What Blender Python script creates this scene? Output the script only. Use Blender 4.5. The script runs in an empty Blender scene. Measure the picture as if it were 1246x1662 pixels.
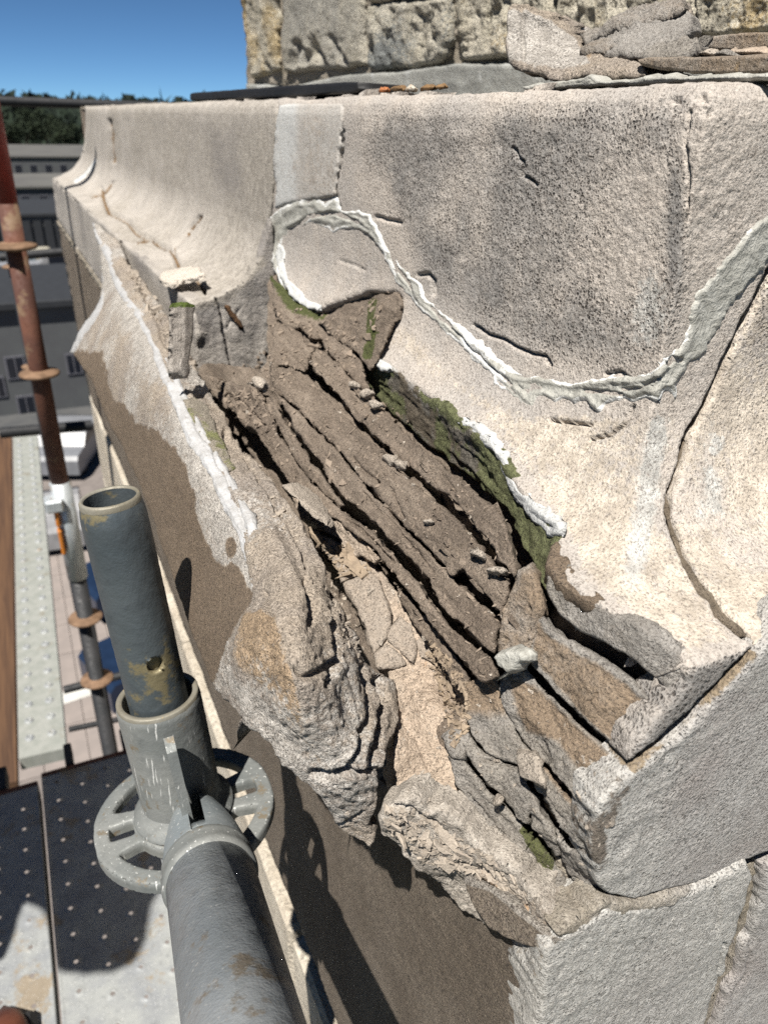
import bpy, math, random
import numpy as np
from math import radians as R
random.seed(7); RNG = np.random.default_rng(7)
scn = bpy.context.scene
col = scn.collection

# ------------------------------------------------------------------ camera
# world frame: X into the building, Y away along the long cornice face, Z up, origin at the cornice arris
F = 1248.0; PW, PH = 1246.0, 1662.0
C = np.array([-.16006, -.15895, .18])
def _rot(pitch, roll, head):
    ch, sh = np.cos(head), np.sin(head)
    fw = np.array([sh, ch, 0]); rt = np.array([ch, -sh, 0]); up = np.array([0, 0, 1.])
    f = fw*np.cos(pitch)-up*np.sin(pitch); u = fw*np.sin(pitch)+up*np.cos(pitch)
    return rt*np.cos(roll)+u*np.sin(roll), -rt*np.sin(roll)+u*np.cos(roll), f
CR, CU, CF = _rot(.47195, .0231, .44179)
cd = bpy.data.cameras.new('camera'); cam = bpy.data.objects.new('camera', cd); col.objects.link(cam)
from mathutils import Matrix, Vector
M4 = Matrix([[CR[i], CU[i], -CF[i], C[i]] for i in range(3)]+[[0, 0, 0, 1]])
cam.matrix_world = M4
cd.sensor_fit = 'VERTICAL'; cd.sensor_height = 36.0; cd.lens = F/PH*36.0
cd.clip_start = .01; cd.clip_end = 9000
cd.dof.use_dof = True; cd.dof.focus_distance = .40; cd.dof.aperture_fstop = (cd.lens/2.0)
scn.camera = cam

# ------------------------------------------------------------------ light
SUN = np.array([.366, .341, -.866]); SUN /= np.linalg.norm(SUN)      # direction the light travels
w = bpy.data.worlds.new('World'); scn.world = w; w.use_nodes = True
nt = w.node_tree; bg = nt.nodes['Background']
sky = nt.nodes.new('ShaderNodeTexSky'); sky.sky_type = 'NISHITA'; sky.sun_disc = False
sky.sun_elevation = math.asin(-SUN[2]); sky.sun_rotation = math.atan2(-SUN[0], -SUN[1])
sky.altitude = 6000; sky.air_density = .62; sky.dust_density = .0; sky.ozone_density = 3.2
tint = nt.nodes.new('ShaderNodeMix'); tint.data_type = 'RGBA'; tint.blend_type = 'MULTIPLY'; tint.inputs[0].default_value = 1
tint.inputs[7].default_value = (.70, .92, .95, 1)
nt.links.new(sky.outputs[0], tint.inputs[6]); nt.links.new(tint.outputs[2], bg.inputs[0]); bg.inputs[1].default_value = .05
sl = bpy.data.lights.new('sun', 'SUN'); sl.energy = 4.9; sl.angle = R(.53); sl.color = (1, .955, .88)
so = bpy.data.objects.new('sun', sl); col.objects.link(so); so.location = (-2, -3, 6)
so.rotation_euler = Vector(SUN).to_track_quat('-Z', 'Y').to_euler()
scn.view_settings.view_transform = 'Standard'; scn.view_settings.look = 'None'
scn.view_settings.exposure = 1.06; scn.view_settings.gamma = 1.0; scn.view_settings.use_curve_mapping = False
scn.cycles.use_denoising = False
scn.cycles.max_bounces = 6; scn.cycles.diffuse_bounces = 3

# ------------------------------------------------------------------ pixel rays -> points in the place
def ray(u, v):
    u = np.asarray(u, float); v = np.asarray(v, float)
    return CF+CR*((u-623)/F)[..., None]+CU*((831-v)/F)[..., None]
def at(u, v, **k):
    d = ray(u, v)
    for a, i in (('X', 0), ('Y', 1), ('Z', 2)):
        if a in k: return C+d*((k[a]-C[i])/d[i])
    return C+d*k['t']
def plane_hit(P0, n):
    P0 = np.array(P0, float); n = np.array(n, float)
    def h(u, v):
        d = ray(u, v); return C+d*(((P0-C)@n)/(d@n))[..., None]
    return h
def pts_plane(a, b, c):
    n = np.cross(b-a, c-a); return plane_hit(a, n/np.linalg.norm(n))
def PL(ctrl):
    """plane through three pixel points given as (u, v, axis, value)"""
    return pts_plane(*[at(u, v, **{a: x}) for u, v, a, x in ctrl])
ZT = .195
PZ = np.array([-30, -.0035, -.001, 0.0, .003] + list(.003+.081*(1-np.cos(np.linspace(.12, np.pi/2, 14)))) + [.12, .173, .183, .190, .195, .1985, .200, .201, .218])
PD = np.array([0, 0, .0008, .0035, .022] + list(.024+.072*np.sin(np.linspace(.12, np.pi/2, 14))) + [.098, .101, .102, .1045, .109, .120, .15, .2, 1.2])
def prof(z): return np.interp(z, PZ, PD)
def body(u, v, off=0.0):
    """first point where the ray enters the intact cornice (mitred profile of both faces)"""
    d = ray(u, v); sh = d.shape[:-1]
    def g(t):
        P = C+d*t[..., None]
        return np.minimum(P[..., 0], P[..., 1])-prof(P[..., 2])+off
    lo = np.full(sh, .15); hi = np.full(sh, 6.0); fnd = np.zeros(sh, bool); pt = .15
    for tt in .15*np.exp(np.linspace(0, math.log(40), 240)):
        m = (g(np.full(sh, tt)) > 0) & ~fnd
        lo = np.where(m, pt, lo); hi = np.where(m, tt, hi); fnd |= m; pt = tt
    ms = (~fnd) & (np.broadcast_to(np.asarray(v), sh) < 200)
    if ms.any():            # grazing rays along the top edge
        ds = d[ms]; l2 = np.full(len(ds), .15); h2 = np.full(len(ds), 6.0); f2 = np.zeros(len(ds), bool); pt = .15
        for tt in .15*np.exp(np.linspace(0, math.log(40), 2400)):
            P = C+ds*tt; m = (np.minimum(P[:, 0], P[:, 1])-prof(P[:, 2])+off > 0) & ~f2
            l2[m] = pt; h2[m] = tt; f2 |= m; pt = tt
        lo[ms] = l2; hi[ms] = h2
    for _ in range(34):
        m = (lo+hi)/2; ins = g(m) > 0
        hi = np.where(ins, m, hi); lo = np.where(ins, lo, m)
    return C+d*hi[..., None]
def bodyA(u, v):
    """same, for the long face only (no return face): used behind the camera-side broken corner"""
    d = ray(u, v); lo = np.full(d.shape[:-1], .15); hi = np.full(d.shape[:-1], 6.0); fnd = np.zeros(lo.shape, bool); pt = .15
    for tt in .15*np.exp(np.linspace(0, math.log(40), 240)):
        P = C+d*tt; m = (P[..., 0]-prof(P[..., 2]) > 0) & ~fnd
        lo = np.where(m, pt, lo); hi = np.where(m, tt, hi); fnd |= m; pt = tt
    for _ in range(34):
        m = (lo+hi)/2; P = C+d*m[..., None]; ins = P[..., 0]-prof(P[..., 2]) > 0
        hi = np.where(ins, m, hi); lo = np.where(ins, lo, m)
    return C+d*hi[..., None]
class TPS:
    """smooth inverse-depth surface through control pixels (u, v, axis, value)"""
    def __init__(s, ctrl, reg=1e-3):
        c = []
        for u, v, a, x in ctrl:
            P = at(u, v, **{a: x}); c.append((u/1000, v/1000, 1/((P-C)@CF)))
        c = np.array(c); s.c = c; n = len(c)
        K = s.k(np.hypot(c[:, None, 0]-c[None, :, 0], c[:, None, 1]-c[None, :, 1]))+reg*np.eye(n)
        Q = np.hstack([np.ones((n, 1)), c[:, :2]])
        A = np.block([[K, Q], [Q.T, np.zeros((3, 3))]])
        s.w = np.linalg.solve(A, np.concatenate([c[:, 2], np.zeros(3)]))
    @staticmethod
    def k(r): return np.where(r > 1e-9, r*r*np.log(np.maximum(r, 1e-9)), 0)
    def depth(s, u, v):
        u = np.asarray(u, float)/1000; v = np.asarray(v, float)/1000
        o = s.w[-3]+s.w[-2]*u+s.w[-1]*v
        for i, (a, b, _) in enumerate(s.c): o = o+s.w[i]*s.k(np.hypot(u-a, v-b))
        return 1/o
    def __call__(s, u, v, off=0.0):
        t = s.depth(u, v)+off
        return C+ray(u, v)*np.asarray(t)[..., None]
def shift(h, off):
    def g(u, v):
        P = h(u, v); d = ray(u, v); return P+d*off
    return g

# ------------------------------------------------------------------ numpy noise
def _hash(i, j, k, s):
    h = (i*374761393+j*668265263+k*2147483647+s*974711) & 0xffffffff
    h = ((h ^ (h >> 13))*1274126177) & 0xffffffff
    h = ((h ^ (h >> 16))*2246822519) & 0xffffffff
    return ((h ^ (h >> 15)) & 0xffff)/65535.0
def vnoise(P, s=0):
    P = np.asarray(P, float); i = np.floor(P).astype(np.int64); f = P-i; f = f*f*f*(f*(f*6-15)+10)
    i = i+10000; o = 0
    for a in (0, 1):
        wa = f[..., 0] if a else 1-f[..., 0]
        for b in (0, 1):
            wb = f[..., 1] if b else 1-f[..., 1]
            for c in (0, 1):
                wc = f[..., 2] if c else 1-f[..., 2]
                o = o+wa*wb*wc*_hash(i[..., 0]+a, i[..., 1]+b, i[..., 2]+c, s)
    return o*2-1
def fbm(P, o=4, s=0, g=.5):
    P = np.asarray(P, float); a = 1.; r = 0; t = 0
    for k in range(o):
        r = r+a*vnoise(P*(2.03**k)+k*7.3, s+k*17); t += a; a *= g
    return r/t
def ridge(P, o=4, s=0):
    P = np.asarray(P, float); a = 1.; r = 0; t = 0
    for k in range(o):
        r = r+a*(1-2*np.abs(vnoise(P*(2.03**k)+k*5.1, s+k*13))); t += a; a *= .5
    return r/t
def terr(x, n, sharp=6):
    y = x*n; f = np.floor(y); g = y-f
    g = 1/(1+np.exp(-(g-.5)*sharp*2)); return (f+g)/n
def sstep(a, b, x):
    t = np.clip((x-a)/(b-a), 0, 1); return t*t*(3-2*t)
def n1(x, s=0): 
    x = np.asarray(x, float); return vnoise(np.stack([x, x*0+s*3.7, x*0+1.3], -1), s)

# ------------------------------------------------------------------ outlines
def densify(poly, st, rough, closed=True, seed=0):
    p = np.array(poly, float); n = len(p); out = []; L = 0.0
    for i in range(n if closed else n-1):
        a = p[i]; b = p[(i+1) % n]; l = np.hypot(*(b-a)); m = max(1, int(l/st))
        nrm = np.array([-(b-a)[1], (b-a)[0]])/max(l, 1e-6)
        for k in range(m):
            f = k/m; s = L+f*l; e = min(1, 4*f*(1-f)*2+.35)
            w_ = (n1(s/23, seed)*1.0+n1(s/9.1, seed+5)*.6+n1(s/4.3, seed+9)*.4)*rough*e
            out.append(a+(b-a)*f+nrm*w_)
        L += l
    if not closed: out.append(p[-1])
    return np.array(out)
def seg_field(U, V, u0, v0, st, pts, closed, Rr, Dn, Qx, Qy):
    n = len(pts)
    for i in range(n if closed else n-1):
        a = pts[i]; b = pts[(i+1) % n]
        i0 = max(0, int((min(a[0], b[0])-Rr-u0)/st)); i1 = min(U.shape[1], int((max(a[0], b[0])+Rr-u0)/st)+2)
        j0 = max(0, int((min(a[1], b[1])-Rr-v0)/st)); j1 = min(U.shape[0], int((max(a[1], b[1])+Rr-v0)/st)+2)
        if i0 >= i1 or j0 >= j1: continue
        u = U[j0:j1, i0:i1]; v = V[j0:j1, i0:i1]; d = b-a; l2 = d@d+1e-9
        t = np.clip(((u-a[0])*d[0]+(v-a[1])*d[1])/l2, 0, 1)
        x = a[0]+d[0]*t; y = a[1]+d[1]*t; q = np.hypot(u-x, v-y); m = q < Dn[j0:j1, i0:i1]
        Dn[j0:j1, i0:i1][m] = q[m]; Qx[j0:j1, i0:i1][m] = x[m]; Qy[j0:j1, i0:i1][m] = y[m]
def inside_grid(U, V, pts):
    res = np.zeros(U.shape, bool); us = U[0]
    a = pts; b = np.roll(pts, -1, 0)
    for j in range(U.shape[0]):
        y = V[j, 0]+1e-4
        m = (a[:, 1] > y) != (b[:, 1] > y)
        if not m.any(): continue
        xs = np.sort(a[m, 0]+(y-a[m, 1])/(b[m, 1]-a[m, 1])*(b[m, 0]-a[m, 0]))
        res[j] = (np.searchsorted(xs, us) % 2) == 1
    return res
def psd(u, v, poly):
    """signed pixel distance to an outline, for masks (positive inside)"""
    p = np.array(poly, float); q = np.full(u.shape, 1e9); ins = np.zeros(u.shape, bool); n = len(p)
    for i in range(n):
        a = p[i]; b = p[(i+1) % n]; d = b-a; t = np.clip(((u-a[0])*d[0]+(v-a[1])*d[1])/(d@d+1e-9), 0, 1)
        q = np.minimum(q, np.hypot(u-a[0]-d[0]*t, v-a[1]-d[1]*t))
        c = (a[1] > v) != (b[1] > v)
        with np.errstate(divide='ignore', invalid='ignore'):
            x = a[0]+(v-a[1])/(b[1]-a[1])*(b[0]-a[0])
        ins ^= c & (u < x)
    return np.where(ins, q, -q)
def ldist(u, v, line):
    p = np.array(line, float); q = np.full(u.shape, 1e9)
    for a, b in zip(p[:-1], p[1:]):
        d = b-a; t = np.clip(((u-a[0])*d[0]+(v-a[1])*d[1])/(d@d+1e-9), 0, 1)
        q = np.minimum(q, np.hypot(u-a[0]-d[0]*t, v-a[1]-d[1]*t))
    return q

# ------------------------------------------------------------------ scene graph helpers
def link(o, parent=None):
    col.objects.link(o)
    if parent is not None: o.parent = parent
    return o
def tag(o, label=None, cat=None, group=None, kind=None):
    for k, x in (('label', label), ('category', cat), ('group', group), ('kind', kind)):
        if x: o[k] = x
    return o
def thing(name, label, cat, group=None):
    return tag(link(bpy.data.objects.new(name, None)), label, cat, group)
def mesh(name, V, Fc, mat, parent=None, masks=None, smooth=True):
    me = bpy.data.meshes.new(name)
    if isinstance(Fc, tuple):                     # (quads, tris) as arrays
        q, t = Fc; me.vertices.add(len(V)); me.vertices.foreach_set('co', np.asarray(V, np.float32).ravel())
        nl = len(q)*4+len(t)*3; me.loops.add(nl); me.polygons.add(len(q)+len(t))
        me.loops.foreach_set('vertex_index', np.concatenate([q.ravel(), t.ravel()]).astype(np.int32))
        me.polygons.foreach_set('loop_start', np.concatenate([np.arange(len(q))*4, len(q)*4+np.arange(len(t))*3]).astype(np.int32))
        me.update(calc_edges=True)
    else:
        me.from_pydata([tuple(map(float, x)) for x in V], [], [tuple(map(int, f)) for f in Fc]); me.update()
    if smooth: me.polygons.foreach_set('use_smooth', [True]*len(me.polygons))
    if masks is not None:
        ca = me.color_attributes.new('mask', 'FLOAT_COLOR', 'POINT')
        a = np.ones((len(V), 4), np.float32); a[:, :3] = masks; ca.data.foreach_set('color', a.ravel())
    if mat: me.materials.append(mat)
    return link(bpy.data.objects.new(name, me), parent)

def patch(name, poly, hit, mat, parent=None, st=3.0, rough=2.0, disp=None, mask=None, thick=.012, tdir=None,
          cracks=(), cap=False, edge=(6, .0015), seed=0, rings=3, srough=.002, tw=(.75, .45), holes=()):
    """solid piece of stone: outline in the picture, surface found by hit(u, v), relief, cracks cut in, broken sides behind"""
    P2 = densify(poly, max(st*1.2, 3), rough, True, seed)
    u0 = P2[:, 0].min()-2*st; v0 = P2[:, 1].min()-2*st
    U, V = np.meshgrid(np.arange(u0, P2[:, 0].max()+3*st, st), np.arange(v0, P2[:, 1].max()+3*st, st))
    Dn = np.full(U.shape, 60.); Qx = U.copy(); Qy = V.copy()
    seg_field(U, V, u0, v0, st, P2, True, 60 if edge[0] > 12 else 14, Dn, Qx, Qy)
    ins = inside_grid(U, V, P2)
    for hp in holes:
        hp = np.array(hp, float); seg_field(U, V, u0, v0, st, hp, True, 14, Dn, Qx, Qy); ins &= ~inside_grid(U, V, hp)
    sd = np.where(ins, Dn, -Dn)
    snap = Dn < st*.5
    u = np.where(snap, Qx, U); v = np.where(snap, Qy, V); sd = np.where(snap, 0, sd)
    cd_ = []
    for ci, (line, wd, dp, rg) in enumerate(cracks):
        L2 = densify(line, 6, rg, False, seed+31+ci)
        D2 = np.full(U.shape, 99.); ax = U.copy(); ay = V.copy()
        seg_field(U, V, u0, v0, st, L2, False, wd+2*st, D2, ax, ay)
        sn = (D2 < st*.5) & ~snap
        u = np.where(sn, ax, u); v = np.where(sn, ay, v); D2 = np.where(sn, 0, D2); cd_.append((D2, wd, dp))
    ok = sd >= -1e-6
    H, W = U.shape; idx = np.arange(H*W).reshape(H, W)
    a, b, c, d = idx[:-1, :-1], idx[:-1, 1:], idx[1:, 1:], idx[1:, :-1]
    oa, ob, oc, od = ok[:-1, :-1], ok[:-1, 1:], ok[1:, 1:], ok[1:, :-1]
    cnt = oa.astype(int)+ob+oc+od
    m = cnt == 4; Q = np.stack([a[m], d[m], c[m], b[m]], -1)
    T = []
    for miss, tri in ((oa, (b, d, c)), (ob, (a, d, c)), (oc, (a, d, b)), (od, (a, c, b))):
        mm = (cnt == 3) & ~miss; T.append(np.stack([x[mm] for x in tri], -1))
    T = np.concatenate(T)
    if len(T):      # drop slivers whose three corners all lie on the outline
        s0 = (sd.ravel()[T] > 1e-6).any(1) | True; T = T[s0]
    used = np.unique(np.concatenate([Q.ravel(), T.ravel()]))
    remap = -np.ones(H*W, int); remap[used] = np.arange(len(used)); Q = remap[Q]; T = remap[T]
    uf = u.ravel()[used]; vf = v.ravel()[used]; sf = sd.ravel()[used]
    P = hit(uf, vf)
    tri = np.concatenate([Q[:, [0, 1, 2]], Q[:, [0, 2, 3]], T]) if len(T) else np.concatenate([Q[:, [0, 1, 2]], Q[:, [0, 2, 3]]])
    fn = np.cross(P[tri[:, 1]]-P[tri[:, 0]], P[tri[:, 2]]-P[tri[:, 0]])
    N = np.zeros_like(P)
    for k in range(3): np.add.at(N, tri[:, k], fn)
    N /= np.linalg.norm(N, axis=1)[:, None]+1e-12
    vd = P-C; flip = (N*vd).sum(1) > 0; N[flip] *= -1
    if flip.mean() > .5: Q = Q[:, ::-1]; T = T[:, ::-1]
    h = np.zeros(len(P))
    if disp is not None: h = h+disp(P, uf, vf, sf)
    for D2, wd, dp in cd_:
        q = D2.ravel()[used]; h = h-dp*np.clip(1-q/wd, 0, 1)**.7
    if edge and edge[0]:
        h = h-edge[1]*(1-np.clip(sf/edge[0], 0, 1))**2
    P = P+N*h[:, None]
    mk = np.zeros((len(P), 3))
    if mask is not None:
        for k, mm in enumerate(mask(P, uf, vf, sf)): mk[:, k] = np.clip(mm, 0, 1)
    # boundary loops -> sides
    E = np.concatenate([Q[:, [0, 1]], Q[:, [1, 2]], Q[:, [2, 3]], Q[:, [3, 0]], T[:, [0, 1]], T[:, [1, 2]], T[:, [2, 0]]]) if len(T) else np.concatenate([Q[:, [0, 1]], Q[:, [1, 2]], Q[:, [2, 3]], Q[:, [3, 0]]])
    key = np.minimum(E[:, 0], E[:, 1])*len(P)+np.maximum(E[:, 0], E[:, 1])
    uq, inv, ct = np.unique(key, return_inverse=True, return_counts=True)
    B = E[ct[inv] == 1]
    if thick and len(B):
        bv = np.unique(B.ravel()); rm = -np.ones(len(P), int); nb = len(bv)
        if tdir is None:
            dd = -N[bv]*tw[0]+(vd[bv]/np.linalg.norm(vd[bv], axis=1)[:, None])*tw[1]
        else: dd = np.tile(np.array(tdir, float), (nb, 1))
        dd /= np.linalg.norm(dd, axis=1)[:, None]
        Vs = [P]; Ms = [mk]; Qs = [Q]; base = P[bv]; prev = bv.copy(); off = len(P)
        for r in range(1, rings+1):
            f = r/rings; nn = np.stack([vnoise(base*180+r*9, 3+k) for k in range(3)], -1)*srough*(1 if r < rings or not cap else .3)
            nv = base+dd*thick*f+nn; ids = off+np.arange(nb); off += nb
            rm[bv] = np.arange(nb)
            i0 = rm[B[:, 0]]; i1 = rm[B[:, 1]]
            Qs.append(np.stack([prev[i1], prev[i0], ids[i0], ids[i1]], -1)); Vs.append(nv); Ms.append(mk[bv]); prev = ids
        if cap:
            # back: a copy of the front moved back, sharing nothing (closed to the eye)
            mp = np.arange(len(P))+off
            if tdir is None:
                ddA = -N*tw[0]+(vd/np.linalg.norm(vd, axis=1)[:, None])*tw[1]
            else: ddA = np.tile(np.array(tdir, float), (len(P), 1))
            ddA /= np.linalg.norm(ddA, axis=1)[:, None]
            bk = P+ddA*thick; bk[bv] = Vs[-1]
            Vs.append(bk); Ms.append(mk); Qs.append(mp[Q][:, ::-1]); T2 = mp[T][:, ::-1] if len(T) else T
            T = np.concatenate([T, T2]) if len(T) else T
        P = np.concatenate(Vs); mk = np.concatenate(Ms); Q = np.concatenate(Qs)
    return mesh(name, P, (Q, T.reshape(-1, 3)), mat, parent, mk)

# ------------------------------------------------------------------ solid primitives
def frame_from(d):
    d = np.array(d, float); d /= np.linalg.norm(d)
    a = np.array([0, 0, 1.]) if abs(d[2]) < .9 else np.array([1., 0, 0])
    x = np.cross(a, d); x /= np.linalg.norm(x); return x, np.cross(d, x), d
class MB:
    def __init__(s): s.v = []; s.f = []
    def add(s, V, Fc):
        n = len(s.v); s.v += [tuple(map(float, x)) for x in V]; s.f += [tuple(i+n for i in f) for f in Fc]; return s
    def box(s, lo, hi, bev=0.0, rot=None, org=(0, 0, 0)):
        lo = np.array(lo, float); hi = np.array(hi, float); b = min(bev, *(abs(hi-lo)/2.01))
        if b <= 0:
            V = [(x, y, z) for x in (lo[0], hi[0]) for y in (lo[1], hi[1]) for z in (lo[2], hi[2])]
            Fc = [(0, 1, 3, 2), (4, 6, 7, 5), (0, 4, 5, 1), (2, 3, 7, 6), (0, 2, 6, 4), (1, 5, 7, 3)]
        else:
            V = []; c = (lo+hi)/2; hf = (hi-lo)/2
            for sx in (-1, 1):
                for sy in (-1, 1):
                    for sz in (-1, 1):
                        S = np.array([sx, sy, sz])
                        for k in range(3):
                            q = hf-b; q[k] = hf[k]; V.append(c+S*q)
            def id_(sx, sy, sz, k): return ((sx > 0)*4+(sy > 0)*2+(sz > 0))*3+k
            Fc = []
            for k in range(3):
                i, j = (k+1) % 3, (k+2) % 3
                for sg in (-1, 1):
                    loop = []
                    for a_, b_ in ((-1, -1), (1, -1), (1, 1), (-1, 1)):
                        S = [0, 0, 0]; S[k] = sg; S[i] = a_; S[j] = b_; loop.append(id_(*S, k))
                    Fc.append(loop if sg > 0 else loop[::-1])
            for k in range(3):
                i, j = (k+1) % 3, (k+2) % 3
                for a_ in (-1, 1):
                    for b_ in (-1, 1):
                        S = [0, 0, 0]; S[i] = a_; S[j] = b_; S2 = S[:]; S[k] = -1; S2[k] = 1
                        Fc.append((id_(*S, i), id_(*S2, i), id_(*S2, j), id_(*S, j)))
            for sx in (-1, 1):
                for sy in (-1, 1):
                    for sz in (-1, 1): Fc.append(tuple(id_(sx, sy, sz, k) for k in range(3)))
        V = np.array(V)
        if rot is not None: V = V@np.array(rot)+np.array(org)
        return s.add(V, Fc)
    def lathe(s, org, axis, pr, n=32, arc=None):
        """pr: list of (radius, height) along the axis"""
        x, y, z = frame_from(axis); V = []; Fc = []; m = len(pr)
        for k in range(n):
            a = 2*np.pi*k/n
            for r, h in pr: V.append(np.array(org)+(x*np.cos(a)+y*np.sin(a))*r+z*h)
        for k in range(n):
            k2 = (k+1) % n
            for i in range(m-1): Fc.append((k*m+i, k2*m+i, k2*m+i+1, k*m+i+1))
        return s.add(V, Fc)
    def tube(s, a, b, r, n=20, ri=None):
        a = np.array(a, float); b = np.array(b, float); L = np.linalg.norm(b-a)
        ri = ri or r*.86; q = .0006
        return s.lathe(a, b-a, [(ri, 0), (r-q, 0), (r, q), (r, L-q), (r-q, L), (ri, L), (ri, 0)], n)
    def rod(s, a, b, r, n=14):
        a = np.array(a, float); b = np.array(b, float); L = np.linalg.norm(b-a)
        return s.lathe(a, b-a, [(0, 0), (r, 0), (r, L), (0, L)], n)
    def prism(s, pts, d, org=None):
        """closed outline (3D points) extruded by vector d"""
        pts = np.array(pts, float); n = len(pts); V = np.concatenate([pts, pts+np.array(d, float)])
        return s.add(V, [tuple(range(n))[::-1], tuple(range(n, 2*n))]+[(i, (i+1) % n, (i+1) % n+n, i+n) for i in range(n)])
    def build(s, name, mat, parent=None, smooth=False, auto=None):
        o = mesh(name, s.v, s.f, mat, parent, None, smooth or auto is not None)
        import bmesh
        bm = bmesh.new(); bm.from_mesh(o.data); bmesh.ops.recalc_face_normals(bm, faces=bm.faces)
        if auto is not None:
            for e in bm.edges:
                if len(e.link_faces) == 2 and e.calc_face_angle(0) > auto: e.smooth = False
        bm.to_mesh(o.data); bm.free()
        return o
# ------------------------------------------------------------------ materials
def _n(t, k, **kw):
    x = t.nodes.new(k)
    for a, b in kw.items(): setattr(x, a, b)
    return x
class G:
    """small node-graph writer"""
    def __init__(s, name, rough=.85, spec=.25, metal=0.0):
        s.m = bpy.data.materials.new(name); s.m.use_nodes = True; s.t = s.m.node_tree; s.l = s.t.links
        s.b = s.t.nodes['Principled BSDF']; s.b.inputs['Roughness'].default_value = rough
        s.b.inputs['Specular IOR Level'].default_value = spec; s.b.inputs['Metallic'].default_value = metal
        s.tc = _n(s.t, 'ShaderNodeTexCoord'); s.co = s.tc.outputs['Object']
    def scale(s, v, co=None):
        m = _n(s.t, 'ShaderNodeMapping'); m.inputs['Scale'].default_value = v; s.l.new(co or s.co, m.inputs[0]); return m.outputs[0]
    def noise(s, sc, det=4, rough=.5, co=None, dist=0.0):
        x = _n(s.t, 'ShaderNodeTexNoise'); x.inputs['Scale'].default_value = sc; x.inputs['Detail'].default_value = det
        x.inputs['Roughness'].default_value = rough; x.inputs['Distortion'].default_value = dist; s.l.new(co or s.co, x.inputs[0]); return x.outputs[0]
    def voro(s, sc, co=None, feat='F1', rnd=1.0):
        x = _n(s.t, 'ShaderNodeTexVoronoi', feature=feat); x.inputs['Scale'].default_value = sc; x.inputs['Randomness'].default_value = rnd
        s.l.new(co or s.co, x.inputs[0]); return x.outputs[0]
    def ramp(s, v, a, b, lo=0.0, hi=1.0):
        x = _n(s.t, 'ShaderNodeMapRange'); x.interpolation_type = 'SMOOTHSTEP'
        for i, q in ((1, a), (2, b), (3, lo), (4, hi)): x.inputs[i].default_value = q
        s.l.new(v, x.inputs[0]); return x.outputs[0]
    def math(s, op, a, b=None):
        x = _n(s.t, 'ShaderNodeMath', operation=op)
        for i, q in enumerate((a, b)):
            if q is None: continue
            if isinstance(q, (int, float)): x.inputs[i].default_value = q
            else: s.l.new(q, x.inputs[i])
        return x.outputs[0]
    def mix(s, f, a, b, mode='MIX'):
        x = _n(s.t, 'ShaderNodeMix', data_type='RGBA', blend_type=mode)
        for i, q in ((0, f), (6, a), (7, b)):
            if isinstance(q, (int, float)): x.inputs[i].default_value = q
            elif isinstance(q, (tuple, list)): x.inputs[i].default_value = (*q, 1)
            else: s.l.new(q, x.inputs[i])
        return x.outputs[2]
    def attr(s, name='mask'):
        x = _n(s.t, 'ShaderNodeVertexColor'); x.layer_name = name
        y = _n(s.t, 'ShaderNodeSeparateColor'); s.l.new(x.outputs[0], y.inputs[0]); return y.outputs
    def bump(s, h, dist, strength=1.0, prev=None):
        x = _n(s.t, 'ShaderNodeBump'); x.inputs['Strength'].default_value = strength; x.inputs['Distance'].default_value = dist
        s.l.new(h, x.inputs['Height'])
        if prev is not None: s.l.new(prev, x.inputs['Normal'])
        return x.outputs[0]
    def out(s, c=None, n=None, rough=None):
        if c is not None:
            if isinstance(c, tuple): s.b.inputs['Base Color'].default_value = (*c, 1)
            else: s.l.new(c, s.b.inputs['Base Color'])
        if n is not None: s.l.new(n, s.b.inputs['Normal'])
        if rough is not None: s.l.new(rough, s.b.inputs['Roughness'])
        return s.m
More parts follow.
